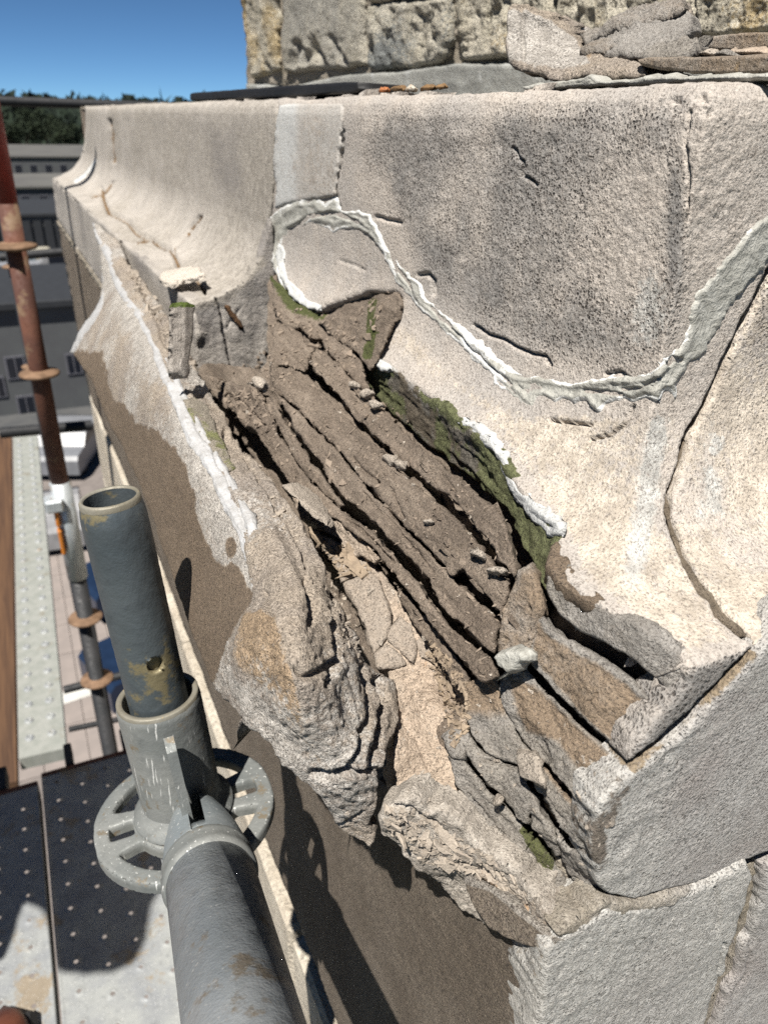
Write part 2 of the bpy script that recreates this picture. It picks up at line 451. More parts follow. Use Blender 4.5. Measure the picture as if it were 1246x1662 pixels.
def stone(name, c1, c2, cR=None, cG=None, cB=None, big=14, pore=(330, .16, .55), grain=(1300, .35), med=90, bumps=(.0012, .0005, .0008), streak=None, pdark=(.07, .06, .055), fine_spk=.0, dens=None):
    g = G(name, .9, .18)
    a = g.noise(big, 5, .6); b = g.noise(med, 5, .6); c = g.noise(grain[0]*.5, 4, .7)
    colr = g.mix(g.ramp(a, .36, .64), c1, c2)
    if streak:
        q = g.noise(1, 5, .65, g.scale(streak)); colr = g.mix(g.ramp(q, .35, .68, 0, .55), colr, tuple(x*.55 for x in c1))
        b = g.math('ADD', g.math('MULTIPLY', b, .5), g.math('MULTIPLY', q, .5))
    m = g.attr()
    wob = g.math('MULTIPLY', g.math('SUBTRACT', g.noise(260, 4, .7), .5), 1.2)
    for k, cc in enumerate((cR, cG, cB)):
        if cc is None: continue
        f = g.ramp(g.math('ADD', m[k], g.math('MULTIPLY', wob, .6) if k == 0 else wob), *((.12, .88) if k == 0 else (.35, .62)))
        cv = g.mix(g.ramp(b, .3, .7), cc, tuple(x*.72 for x in cc)) if k != 0 else cc
        colr = g.mix(f, colr, cv)
    colr = g.mix(g.ramp(b, .3, .7, .0, .5), colr, (.82, .80, .78), 'MULTIPLY')
    colr = g.mix(g.ramp(c, .3, .7, 0, grain[1]), colr, (.30, .28, .26), 'MULTIPLY')
    h = g.math('MULTIPLY', c, 1.0)
    wp = g.mix(.0012, g.co, g.noise(400, 2), 'ADD')
    pv = g.voro(pore[0], wp); pm = g.ramp(g.noise(pore[0]*.22, 3), .42, .66)
    pf = g.math('MULTIPLY', g.ramp(pv, pore[1], pore[1]*2.2, 1, 0), pm)
    pv2 = g.voro(pore[0]*1.55, wp); pm2 = g.ramp(g.noise(70, 4, .65), .30, .62, .25, 1)
    pf2 = g.math('MULTIPLY', g.ramp(pv2, .20, .42, 1, 0), pm2)
    if dens is not None:
        pf2 = g.math('MULTIPLY', pf2, g.ramp(m[0], 0, .5, dens[0], dens[1]))
    if dens is not None: pf = g.math('MULTIPLY', pf, g.ramp(m[0], 0, .5, .18, 1))
    colr = g.mix(g.math('MULTIPLY', pf2, pore[2]), colr, tuple(x*1.0 for x in pdark))
    colr = g.mix(g.math('MULTIPLY', pf, pore[2]), colr, pdark)
    pf = g.math('ADD', pf, g.math('MULTIPLY', pf2, .6))
    if fine_spk:
        f2 = g.ramp(g.noise(760, 4, .7), .53, .61, 0, min(1, fine_spk*1.35)); colr = g.mix(f2, colr, (.09, .075, .065))
    n = g.bump(b, bumps[0]*1.1)
    n = g.bump(g.noise(grain[0]*.33, 4, .75), bumps[1]*3.6, 1, n)
    n = g.bump(g.math('MULTIPLY', pf, -1), bumps[2]*1.3, 1, n)
    return g.out(colr, n)
M = {}
M['cove'] = stone('weathered_sandstone', (.48, .435, .39), (.40, .372, .345), cR=(.262, .25, .238), cG=(.58, .515, .435), cB=(.54, .53, .50), pore=(360, .17, .8), fine_spk=.5, dens=(.10, 1.0), bumps=(.0008, .0004, .0012))
M['fillet'] = M['cove']
M['left'] = stone('smooth_sandstone', (.36, .335, .305), (.43, .40, .365), cR=(.225, .21, .20), cG=(.385, .355, .315), cB=(.20, .13, .07), pore=(300, .12, .4), bumps=(.0006, .0003, .0005), fine_spk=.2)
M['faceB'] = stone('grey_sandstone', (.42, .405, .39), (.35, .32, .305), cR=(.47, .46, .435), cG=(.30, .24, .17), cB=(.22, .19, .16), pore=(420, .16, .4), med=240, bumps=(.0008, .0005, .0006), fine_spk=.25)
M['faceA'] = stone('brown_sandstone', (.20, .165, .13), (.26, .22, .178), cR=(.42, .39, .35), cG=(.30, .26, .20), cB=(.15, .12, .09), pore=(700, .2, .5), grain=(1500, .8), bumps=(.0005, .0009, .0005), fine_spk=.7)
M['slab'] = stone('split_sandstone', (.46, .395, .325), (.37, .325, .285), cR=(.22, .17, .125), cG=(.50, .375, .255), cB=(.62, .585, .54), pore=(500, .15, .5), grain=(1400, .6), bumps=(.0012, .0008, .0006), fine_spk=.35)
M['strata'] = stone('layered_brown_rock', (.225, .182, .145), (.30, .248, .20), cR=(.30, .285, .27), cG=(.40, .29, .18), cB=(.10, .115, .04), pore=(600, .12, .35), grain=(1500, .55), med=160, streak=(180, 16, 180), bumps=(.0016, .0007, .0004), fine_spk=.2)
M['greyrock'] = stone('grey_layered_rock', (.38, .36, .335), (.32, .295, .26), cR=(.28, .215, .155), cG=(.40, .30, .19), cB=(.13, .14, .06), pore=(500, .12, .4), grain=(1500, .5), med=200, streak=(90, 30, 90), bumps=(.0016, .0007, .0004), fine_spk=.3)
M['moss'] = stone('mossy_rock', (.20, .185, .16), (.15, .135, .11), cR=(.40, .38, .36), cG=(.20, .17, .13), cB=(.20, .215, .11), pore=(500, .14, .5), grain=(1500, .7), med=260, bumps=(.0012, .0008, .0005))
M['bed'] = stone('tan_bed_rock', (.50, .405, .32), (.44, .375, .31), cR=(.32, .28, .24), cG=(.50, .355, .24), cB=(.50, .455, .40), pore=(500, .12, .35), grain=(1500, .5), bumps=(.001, .0006, .0004), fine_spk=.15)
M['chip'] = stone('pale_stone_chip', (.46, .405, .345), (.38, .335, .285), pore=(600, .12, .4), grain=(1500, .4), fine_spk=.2)
def putty(name, c1, c2, rough=.55, cw=(.52, .52, .505)):
    g = G(name, rough, .3); q = g.noise(1, 5, .65, g.scale((60, 60, 60)), 1.2); m = g.attr()
    cc = g.mix(g.ramp(q, .35, .65), c1, c2)
    f = g.ramp(g.math('ADD', m[0], g.math('MULTIPLY', g.math('SUBTRACT', g.noise(300, 4, .7), .5), 1.0)), .4, .6)
    cc = g.mix(f, cc, cw)
    cc = g.mix(g.ramp(g.noise(420, 5, .7), .52, .72, 0, .45), cc, (.22, .21, .19))
    n = g.bump(g.noise(220, 4, .6, None, 1.5), .0012)
    n = g.bump(g.noise(1100, 3), .0004, 1, n); return g.out(cc, n)
M['putty'] = putty('grey_sealant', (.25, .245, .22), (.35, .345, .315), .5)
M['paint'] = putty('white_lime_coat', (.50, .50, .49), (.36, .365, .36), .75)

M['slabmortar'] = stone('lime_mortar', (.30, .265, .21), (.35, .315, .265), cR=(.43, .405, .37), cG=(.20, .165, .125), pore=(500, .12, .4), grain=(1300, .5), bumps=(.001, .0007, .0004), fine_spk=.2)
M['repair'] = stone('cement_repair', (.37, .355, .335), (.42, .40, .375), cR=(.46, .465, .46), cG=(.40, .36, .32), pore=(400, .1, .3), bumps=(.0004, .0002, .0003), fine_spk=.08)
M['rust'] = stone('rusted_iron', (.16, .085, .04), (.10, .06, .035), pore=(600, .12, .4), bumps=(.001, .0005, .0003))
M['paint2'] = putty('greyed_white_sealant', (.37, .37, .375), (.29, .285, .28), .6, (.40, .40, .40))
M['mossy2'] = stone('mossy_shoulder_rock', (.36, .325, .27), (.30, .27, .22), cB=(.27, .28, .13), pore=(500, .14, .5), grain=(1500, .6), bumps=(.001, .0008, .0005))
M['shard'] = stone('grey_shard_rock', (.40, .375, .345), (.34, .31, .28), cB=(.10, .14, .03), pore=(600, .14, .4), grain=(1500, .4), bumps=(.0006, .0005, .0003))
M['rubble'] = stone('cream_rubble_limestone', (.47, .435, .35), (.58, .54, .45), cR=(.34, .33, .30), cG=(.50, .40, .24), cB=(.27, .285, .28), big=22, pore=(150, .14, .5), grain=(700, .35), med=60, bumps=(.004, .002, .002))
M['pale'] = stone('pale_lower_limestone', (.55, .50, .42), (.42, .37, .30), big=7, pore=(60, .1, .3), grain=(300, .3), med=20, bumps=(.006, .002, .001))
def metal(name, c1, c2, rust=None, rough=.5, met=.6, rs=30, scratch=True):
    g = G(name, rough, .4, met); a = g.noise(14, 5, .6); colr = g.mix(g.ramp(a, .35, .65), c1, c2)
    b = g.noise(90, 5, .65); colr = g.mix(g.ramp(b, .45, .75, 0, .5), colr, tuple(x*.5 for x in c1))
    r = g.ramp(b, .3, .7, rough-.12, rough+.18)
    if rust:
        q = g.ramp(g.noise(rs, 5, .7), .58, .66); colr = g.mix(q, colr, rust)
    if scratch:
        s_ = g.ramp(g.noise(1, 3, .6, g.scale((420, 420, 30))), .63, .70, 0, .75); colr = g.mix(s_, colr, (.62, .62, .60))
    n = g.bump(b, .0005); n = g.bump(g.noise(600, 3), .0002, 1, n)
    return g.out(colr, n, r)
M['galv'] = metal('galvanised_steel', (.34, .37, .39), (.47, .495, .51), (.30, .26, .21), .40, .5, 24)
M['spigot'] = metal('dull_dark_galvanised_steel', (.055, .068, .076), (.078, .092, .10), (.17, .145, .085), .50, .35, 26, False)
M['worn'] = metal('worn_bare_rim', (.24, .23, .20), (.15, .135, .10), (.30, .22, .10), .6, .3, 90, False)
M['deck'] = metal('deck_steel', (.21, .22, .23), (.27, .28, .275), (.22, .185, .14), .6, .25, 9)
M['rusty'] = metal('rusted_tube', (.11, .045, .028), (.07, .03, .022), (.14, .09, .055), .75, .1, 8, False)
M['redpaint'] = metal('red_painted_tube', (.20, .022, .014), (.13, .018, .014), (.16, .07, .04), .5, .0, 8, False)
M['darktube'] = metal('dark_and_shaded_tube', (.012, .013, .015), (.02, .02, .022), None, .6, .1, 8, False)  # dark rails and tubes, also the far post's lower length darkened for shade
def plain(name, c, rough=.7, c2=None, sc=3.0, bmp=.0, met=0.0, em=None):
    g = G(name, rough, .3, met); a = g.noise(sc, 5, .6); cc = g.mix(g.ramp(a, .35, .65), c, c2 or tuple(x*.8 for x in c))
    return g.out(cc, g.bump(a, bmp) if bmp else None)
M['rubber'] = plain('black_rubber', (.012, .012, .013), .6, None, 60, .001)
M['wood'] = None
g = G('brown_scaffold_timber', .75, .2); q = g.noise(1, 5, .6, g.scale((40, 1.2, 40)), .6)
M['wood'] = g.out(g.mix(g.ramp(q, .3, .7), (.10, .055, .03), (.05, .028, .018)), g.bump(q, .002))
M['skirt'] = stone('grey_render_skirting', (.27, .275, .26), (.33, .335, .315), cR=(.42, .43, .42), pore=(200, .1, .3), bumps=(.001, .0006, .0005))
M['leaf'] = plain('dry_leaf_brown', (.20, .12, .055), .7, (.11, .065, .03), 200, .001)
M['leafo'] = plain('dry_leaf_orange', (.42, .15, .05), .7, (.22, .09, .04), 200, .001)
M['leafp'] = plain('dry_leaf_pale', (.42, .40, .35), .7, (.26, .2, .14), 200, .001)
M['galv2'] = metal('galvanised_casting', (.13, .14, .138), (.20, .205, .197), (.15, .125, .09), .6, .25, 60, True)
M['galv3'] = metal('bright_galvanised_casting', (.24, .27, .285), (.32, .345, .35), (.18, .17, .15), .42, .5, 60, True)
M['rustros'] = plain('rusted_disc', (.17, .105, .065), .8, (.10, .06, .035), 40, .001)
M['orange'] = plain('orange_plastic', (0.39, 0.132, 0.018), .5)
M['deckpale'] = metal('pale_plank_steel', (.21, .22, .20), (.26, .265, .245), (.18, .17, .14), .65, .1, 3, False)
M['grass'] = plain('dark_ground', (.06, .07, .05), .9, (.09, .09, .07), .05)
M['paving'] = plain('paving_joint', (.16, .14, .13), .9)
M['slabpav'] = plain('pinkish_paving', (0.216, 0.186, 0.171), .85, (0.186, 0.162, 0.15), 2.0)
M['asphalt'] = plain('asphalt', (.05, .052, .055), .9, (.07, .07, .07), 1)
M['concrete'] = plain('pale_concrete', (0.165, 0.16, 0.145), .85, (0.12, 0.12, 0.12), .25)
M['whitepaint'] = plain('white_road_paint', (0.45, 0.444, 0.42), .7)
M['greywall'] = plain('grey_render', (0.0714, 0.0756, 0.0777), .85, (0.0609, 0.063, 0.0672), .8)
M['darkwall'] = plain('dark_cladding', (.035, .04, .048), .7, (.05, .05, .06), .5)
M['roofgrey'] = plain('grey_roof', (0.09, 0.0878, 0.081), .85, (0.072, 0.0698, 0.0675), .2)
M['roofdark'] = plain('dark_roof', (.02, .022, .026), .8)
M['redbrick'] = plain('red_brick', (.35, .12, .08), .9)
M['frame'] = plain('window_frame_grey', (.10, .10, .115), .6)
M['glass'] = plain('dark_glass', (.012, .014, .02), .12)
M['vanwhite'] = plain('white_car_paint', (0.216, 0.216, 0.222), .35)
M['carcream'] = plain('cream_car_paint', (0.372, 0.348, 0.282), .35)
M['carblue'] = plain('pale_blue_car_paint', (0.175, 0.21, 0.235), .3)
M['carblue2'] = plain('dark_blue_car_paint', (0.01, 0.02, 0.045), .25)
M['carsilver'] = plain('silver_car_paint', (0.165, 0.171, 0.186), .25)
M['darkgreen'] = plain('dark_wood_foliage', (0.0081, 0.0144, 0.0099), .95, (0.0135, 0.0225, 0.0126), .05)
M['leafgreen'] = plain('tree_foliage', (0.0098, 0.0158, 0.0077), .9, (0.0158, 0.0245, 0.0105), .3)
M['bark'] = plain('bark', (.05, .04, .03), .9)
M['leather'] = plain('brown_leather', (.10, .035, .02), .45, (.06, .02, .012), 20)
def crumb(name, c, c2): 
    g = G(name, .9, .15); a = g.noise(130, 4, .7); b = g.noise(900, 3, .6); cc = g.mix(g.ramp(a, .3, .7), c, c2); cc = g.mix(g.ramp(b, .4, .7, 0, .4), cc, tuple(x*.5 for x in c)); return g.out(cc, g.bump(b, .0006))
M['strata_crumb'] = crumb('brown_crumbs', (.235, .19, .15), (.15, .12, .095))
M['tan_crumb'] = crumb('tan_crumbs', (.28, .22, .16), (.19, .15, .112))
M['rim_crumb'] = crumb('pale_crumbs', (.33, .285, .235), (.25, .215, .18))
M['paleflake'] = stone('very_pale_flake', (.62, .56, .49), (.55, .50, .44), pore=(600, .12, .3), grain=(1500, .2))
M['shade_sheet'] = plain('green_added_sheet', (.03, .07, .045), .6, (.02, .05, .035), 5)  # for the added out-of-view sheet that shades the decks
M['strata_flake'] = crumb('brown_flakes', (.20, .16, .125), (.26, .215, .17))
# ------------------------------------------------------------------ relief functions
def d_stone(a=.0012, b=.0005, s=0):
    return lambda P, u, v, sd: fbm(P*38, 4, s)*a+fbm(P*240, 3, s+3)*b
def d_flaky(a=.004, n=5, b=.0012, st=(26, 7, 26), s=0):
    def f(P, u, v, sd):
        w_ = P+.006*np.stack([vnoise(P*40, s+20), vnoise(P*40, s+21), vnoise(P*40, s+22)], -1)
        h = terr(fbm(w_*np.array(st)*np.array([1.3, 2.0, 1.3]), 5, s)*1.2, n+3, 18)*a*1.45
        return h+fbm(P*310, 3, s+4)*b*.7+ridge(w_*np.array([210, 26, 210]), 4, s+9)*b*.55
    return f
def d_broken(a=.004, b=.0014, s=0):
    return lambda P, u, v, sd: ridge(P*34, 5, s)*a+fbm(P*160, 4, s+4)*b
def nz(P, sc, s=0, o=4): return fbm(P*sc, o, s)

# ------------------------------------------------------------------ the cornice
cornice = thing('stone_cornice', 'weathered sandstone cornice corner with its broken face, crossing the picture', 'cornice')
core = MB().box((.150, .150, -.30), (3.0, 3.1, .190)).box((.045, .04, -3.0), (2.9, 3.1, -.302))
core.build('rubble_core', M['strata'], cornice)
J1 = [(1330, 330), (1246, 440), (1222, 492), (1200, 530), (1180, 575), (1158, 620), (1135, 668), (1115, 700), (1108, 720), (1098, 760), (1085, 795), (1078, 832), (1088, 860), (1097, 885), (1110, 920), (1128, 952), (1150, 975), (1160, 998), (1190, 1022), (1218, 1040), (1224, 1050)]
cs_poly = [(450, 158.5), (484, 157), (600, 152), (790, 144.5), (1000, 136), (1157, 128.5), (1240, 133), (1340, 139)] + J1 + [(1180, 1092), (1130, 1148), (1075, 1198), (1024, 1242), (1030, 1222), (1090, 1142), (1118, 1110), (1124, 1088), (1108, 1067), (1072, 1032), (1033, 1006), (980, 984), (945, 966), (918, 938), (903, 905), (905, 862), (888, 842), (868, 828), (836, 792), (822, 765), (806, 732), (778, 706), (752, 688), (723, 662), (690, 640), (660, 622), (640, 604), (604, 580), (604, 552), (625, 512), (650, 484), (640, 474), (600, 472), (560, 484), (520, 500), (500, 498), (474, 474), (455, 440), (438, 412), (430, 380), (440, 330), (444, 250), (447, 190)]
def cs_mask(P, u, v, sd):
    low = sstep(-20, 30, v-(300+np.maximum(0, 650-np.abs(u-560)*.0)))*0
    inner = psd(u, v, [(565, 175), (1105, 165), (1118, 250), (1105, 560), (1000, 605), (880, 600), (760, 520), (660, 430), (590, 330), (560, 280)])
    dark = sstep(-30, 60, inner)*(.62+.45*nz(P, 14, 3)+.35*nz(P, 50, 5))
    dark = dark+.25*sstep(.1, .5, nz(P, 9, 41))*sstep(-20, 20, inner)-.25*sstep(.0, .5, nz(P, 11, 44))
    band = np.exp(-((u-1040-(v-300)*.05)/55)**2)*sstep(200, 330, v)*sstep(640, 520, v)
    dark = dark-.55*band+.6*np.exp(-((u-1095)/14)**2)*sstep(230, 290, v)*sstep(520, 420, v)
    dark = np.maximum(dark, sstep(-8, 8, psd(u, v, [(1126, 1086), (1228, 1050), (1180, 1110), (1022, 1248), (1030, 1222)]))*.75)
    warm = sstep(-5, 40, psd(u, v, [(600, 560), (650, 490), (760, 600), (860, 655), (1060, 655), (1110, 640), (1130, 700), (1085, 830), (1224, 1050), (1110, 1080), (930, 950), (900, 870), (760, 680)]))*(.55+.3*nz(P, 20, 8))
    lime = np.exp(-((u-(1075-(v-640)*.16))/26)**2)*sstep(640, 700, v)*sstep(1020, 900, v)*.75
    lime = np.maximum(lime, sstep(.1, .5, nz(P, 26, 21))*.6*band)
    lime = np.maximum(lime, .85*sstep(10, 2, ldist(u, v, [(604, 560), (615, 585), (640, 604)])))
    return dark, warm, lime
def cs_disp(P, u, v, sd):
    inner = sstep(0, 70, psd(u, v, [(560, 170), (1246, 130), (1246, 380), (1110, 580), (900, 610), (760, 530), (600, 340)]))
    h = fbm(P*16, 3, 1)*.0012+fbm(P*330, 3, 4)*(.0002+.0004*inner)+ridge(P*85, 3, 8)*.0003*inner
    h = h+.0016*np.exp(-(ldist(u, v, [(600, 180), (700, 215), (850, 235), (960, 200), (1100, 170)])/22)**2)*nz(P, 60, 3)
    return h-.0035*sstep(10, 0, ldist(u, v, [(1058, 178), (1085, 165), (1140, 160), (1150, 185)]))*sstep(-.2, .3, nz(P, 120, 2))
cracks_cs = [([(555, 212), (552, 240), (546, 275), (541, 312), (548, 340)], 5, .005, 2),
             ([(610, 352), (632, 358), (648, 361)], 4, .003, 1.5),
             ([(680, 447), (694, 444), (704, 455), (704, 478)], 4, .004, 2),
             ([(769, 528), (796, 544), (820, 552), (835, 562), (862, 574), (885, 578), (893, 592)], 3, .005, 2),
             ([(893, 680), (920, 685), (958, 690)], 3, .005, 1), ([(1028, 658), (1014, 688), (990, 706), (958, 712), (946, 732)], 3, .006, 2), ([(1120, 180), (1112, 230), (1118, 300), (1114, 360)], 3, .003, 3), ([(830, 240), (850, 262), (846, 285), (870, 300)], 3, .003, 3),
             ([(983, 606), (1005, 603), (1020, 614)], 4, .003, 2), ([(553, 422), (575, 430), (592, 438)], 3, .0015, 1)]
patch('corner_stone', cs_poly, body, M['cove'], cornice, 2.8, 2.2, cs_disp, cs_mask, .022, None, cracks_cs, edge=(7, .002), seed=1)
# the next stone to the right of the mortared joint
def shiftpoly(line, dx, dy): return [(x+dx, y+dy) for x, y in line]
right_line = [(1340, 340), (1253, 448), (1228, 499), (1203, 545), (1184, 585), (1163, 629), (1140, 675), (1122, 706), (1117, 728), (1105, 762), (1093, 798), (1090, 834), (1101, 862), (1110, 890), (1123, 918), (1140, 945), (1160, 968), (1171, 988), (1198, 1014), (1222, 1035), (1226, 1048)]
def rs_mask(P, u, v, sd):
    return .25*nz(P, 20, 4)+.02+.35*sstep(640, 500, v), .55+.4*nz(P, 18, 6), .6*sstep(60, 0, np.abs(u-(1180-(v-600)*.12)))*sstep(.0, .4, nz(P, 40, 7))
patch('stone_block', [(1350, 330)]+right_line+[(1360, 985)], body, M['cove'], cornice, 3.2, 1.6, cs_disp, rs_mask, .02, None,
      [([(1246, 432), (1225, 440), (1205, 452), (1215, 470)], 4, .003, 2)], edge=(6, .0016), seed=2)
patch('joint_mortar', [(1320, 345)]+[(x-3, y) for x, y in J1[1:]]+[(1232, 1050)]+[(x+4, y+2) for x, y in right_line[::-1][1:]], lambda u, v: body(u, v, -.0075), M['slabmortar'], cornice, 3.0, .5, d_broken(.0016, .001, 5), lambda P, u, v, sd: (0*u, 1+0*u, 0*u), .01, edge=(0, 0), seed=3)

# smooth cement repair strip in the cove, left of the rough stone
patch('cement_repair', [(452, 168), (556, 166), (553, 215), (549, 262), (543, 300), (541, 318), (520, 322), (497, 326), (470, 330), (444, 338), (446, 300), (441, 260), (447, 210)], lambda u, v: body(u, v, .0016), M['repair'], cornice, 3, 1.8,
      lambda P, u, v, sd: fbm(P*30, 3, 2)*.0006+fbm(P*200, 2, 7)*.0002, lambda P, u, v, sd: (sstep(495, 470, u)*.9, .3+.3*nz(P, 30, 2), 0*u), .004, edge=(4, .0012), seed=4)

# sealant bead smeared along the crack of the cove
def seal_disp(s, amp=.0035):
    def f(P, u, v, sd):
        q = np.clip(sd/5, 0, 1); sm = 1-.75*sstep(1085, 1130, u)*(s == 3)
        w_ = fbm(np.stack([u/60, v/60, u*0], -1), 3, s)*2.4
        fl = n1(sd/2.6+3.2*fbm(P*14, 2, s+1), s)*.75+n1((u*.5+v*.85)/26+w_*1.5, s+2)*.55
        thin = .35+.65*sstep(-.25, .35, fbm(P*22, 2, s+6))
        return amp*.34*q*thin*(1-.4*(1-sm))+.0013*fl*q*sm+.0007*fbm(P*140, 3, s+3)*q-.0003
    return f
def seal_mask(P, u, v, sd):
    return sstep(7, 2, sd+6*fbm(P*70, 3, 9))*(.95-.5*sstep(1085, 1130, u))+.6*sstep(.05, .45, nz(P, 24, 4))*sstep(1110, 1080, u), .5+.7*nz(P, 30, 2), 0*u
up = [(434, 352), (452, 338), (470, 330), (484, 318), (500, 322), (512, 316), (526, 330), (540, 316), (552, 336), (575, 342), (600, 346), (612, 368), (625, 400), (650, 432), (672, 452), (686, 468), (700, 490), (722, 508), (745, 522), (768, 545), (790, 562), (812, 584), (836, 598), (870, 607), (900, 616), (930, 620), (960, 612), (990, 606), (1022, 608), (1045, 606), (1068, 592), (1092, 568), (1110, 552), (1118, 530), (1120, 502), (1128, 478), (1150, 455), (1172, 430), (1195, 402), (1222, 368), (1275, 318)]
lo = [(1290, 345), (1268, 402), (1244, 432), (1218, 458), (1196, 486), (1176, 518), (1156, 550), (1136, 582), (1120, 592), (1108, 612), (1100, 636), (1096, 648), (1084, 636), (1066, 652), (1052, 648), (1030, 654), (1008, 650), (985, 656), (974, 670), (966, 668), (950, 652), (932, 660), (918, 650), (900, 656), (880, 646), (862, 662), (848, 658), (826, 640), (806, 626), (792, 606), (770, 588), (750, 562), (722, 545), (700, 520), (676, 498), (655, 474), (640, 455), (628, 430), (612, 400), (596, 380), (572, 372), (545, 378), (515, 366), (490, 368), (468, 378), (452, 398), (450, 440), (462, 470), (456, 470), (440, 432), (432, 398)]
patch('sealant_bead', up+lo, lambda u, v: body(u, v, .0007), M['putty'], cornice, 2.0, 4.2, seal_disp(3), seal_mask, .004, None,
      [([(470, 372), (500, 352), (540, 346), (580, 360)], 4, .003, 2), ([(1104, 585), (1092, 582), (1085, 590)], 5, .006, 1), ([(1010, 632), (1040, 630), (1070, 612)], 3, .0025, 2),
       ([(700, 500), (740, 540), (790, 590), (830, 625)], 3, .0022, 2), ([(620, 380), (640, 430), (668, 470)], 3, .0028, 2),
       ([(950, 634), (985, 636), (1010, 640)], 4, .0035, 1.5)], edge=(4, .0015), seed=5)

# lower half of the return face, below the slanting crack
def fb_mask(P, u, v, sd):
    tan = sstep(9, 2, ldist(u, v, [(1225, 1062), (1130, 1165), (1030, 1252)]))*(.7+.5*nz(P, 60, 3))
    return .5+.6*nz(P, 12, 2), tan, sstep(22, 4, ldist(u, v, [(1010, 1280), (975, 1345), (972, 1400)]))*(.6+.6*nz(P, 70, 3))
def fb_disp(P, u, v, sd):
    return fbm(P*22, 3, 6)*.0007+fbm(P*320, 3, 5)*.0002+.0013*np.exp(-(ldist(u, v, [(1130, 1165), (1090, 1240), (1050, 1320), (1010, 1420)])/40)**2)*ridge(P*70, 3, 4)
patch('stone_block', [(1228, 1062), (1310, 985), (1330, 1350), (1246, 1386), (1205, 1400), (1160, 1424), (1120, 1440), (1085, 1446), (1058, 1452), (1030, 1462), (1010, 1458), (985, 1452), (972, 1438), (968, 1405), (960, 1385), (966, 1340), (975, 1305), (1005, 1275), (1030, 1252), (1090, 1208), (1140, 1160), (1185, 1108)], plane_hit((0, -.0015, 0), (0, 1, 0)), M['faceB'], cornice, 3.0, 1.8, fb_disp, fb_mask, .02, None, edge=(6, .002), seed=6)

# ------------------------------------------------------------------ courses below
wallp = thing('ashlar_wall', 'sandstone wall courses below the cornice, brown in grazing sun on the left face', 'wall')
def lc_disp(P, u, v, sd): return fbm(P*22, 4, 9)*.0014+fbm(P*300, 3, 5)*.0007+ridge(P*45, 3, 3)*.0005
patch('stone_block', [(905, 1528), (930, 1512), (985, 1478), (1030, 1472), (1090, 1455), (1150, 1436), (1214, 1398), (1222, 1425), (1216, 1455), (1200, 1500), (1186, 1540), (1180, 1580), (1158, 1620), (1148, 1660), (1130, 1720), (862, 1720), (876, 1640), (884, 1580), (886, 1548)], plane_hit((0, -.004, 0), (0, 1, 0)), M['faceB'], wallp, 3.0, 2.2, lc_disp,
      lambda P, u, v, sd: (.8+.5*nz(P, 14, 2), sstep(30, 0, u-880-(1540-v)*.2)*.5, 0*u), .03, None,
      [([(1160, 1440), (1166, 1478), (1162, 1510)], 3, .002, 2), ([(1175, 1530), (1170, 1570), (1160, 1600)], 3, .002, 2)], edge=(7, .003), seed=7)
patch('stone_block', [(1240, 1408), (1340, 1360), (1340, 1720), (1150, 1720), (1168, 1650), (1180, 1612), (1198, 1580), (1206, 1540), (1222, 1505), (1236, 1462)], plane_hit((0, -.001, 0), (0, 1, 0)), M['faceB'], wallp, 3.2, 2.2, lc_disp, lambda P, u, v, sd: (.2+.5*nz(P, 14, 2), 0*u, 0*u), .03, edge=(6, .003), seed=8,
      cracks=[([(1222, 1520), (1215, 1580), (1190, 1620)], 3, .002, 2)])
patch('joint_mortar', [(1212, 1402), (1248, 1396), (1240, 1470), (1208, 1560), (1184, 1640), (1150, 1725), (1120, 1720), (1150, 1620), (1180, 1560), (1196, 1490)], plane_hit((0, .006, 0), (0, 1, 0)), M['slabmortar'], wallp, 3.2, 1, d_broken(.003, .001, 2), None, .01, edge=(0, 0), seed=9)
# bed mortar sticking out under the return
patch('bed_mortar', [(900, 1512), (925, 1500), (950, 1488), (985, 1462), (1028, 1464), (1060, 1458), (1092, 1448), (1130, 1436), (1118, 1452), (1085, 1466), (1060, 1474), (1020, 1478), (985, 1490), (940, 1512), (905, 1526)], plane_hit((0, -.003, 0), (0, 1, 0)), M['slabmortar'], wallp, 2.6, 2, d_broken(.003, .0012, 6), lambda P, u, v, sd: (.55+.8*nz(P, 30, 3), .5*nz(P, 40, 6)+.1, 0*u), .02, edge=(4, .002), seed=10)
# long face, brown and sandy, lit from the side
fa_poly = [(93, 362), (165, 470), (245, 575), (335, 700), (420, 830), (560, 1080), (640, 1240), (700, 1370), (780, 1470), (800, 1500), (850, 1520), (888, 1542), (884, 1600), (866, 1720), (575, 1720), (548, 1662), (470, 1460), (400, 1288), (335, 1115), (250, 885), (200, 765), (160, 672), (145, 640)]
patch('stone_block', fa_poly, plane_hit((0, 0, 0), (1, 0, 0)), M['faceA'], wallp, 3.4, .8, lambda P, u, v, sd: fbm(P*12, 3, 4)*.002+fbm(P*300, 2, 5)*.0005, lambda P, u, v, sd: (sstep(30, -5, sd)*sstep(830, 880, u)*.7, 0*u, .4*sstep(.0, .5, nz(P, 8, 4))), .03, None, edge=(4, .001), seed=11)

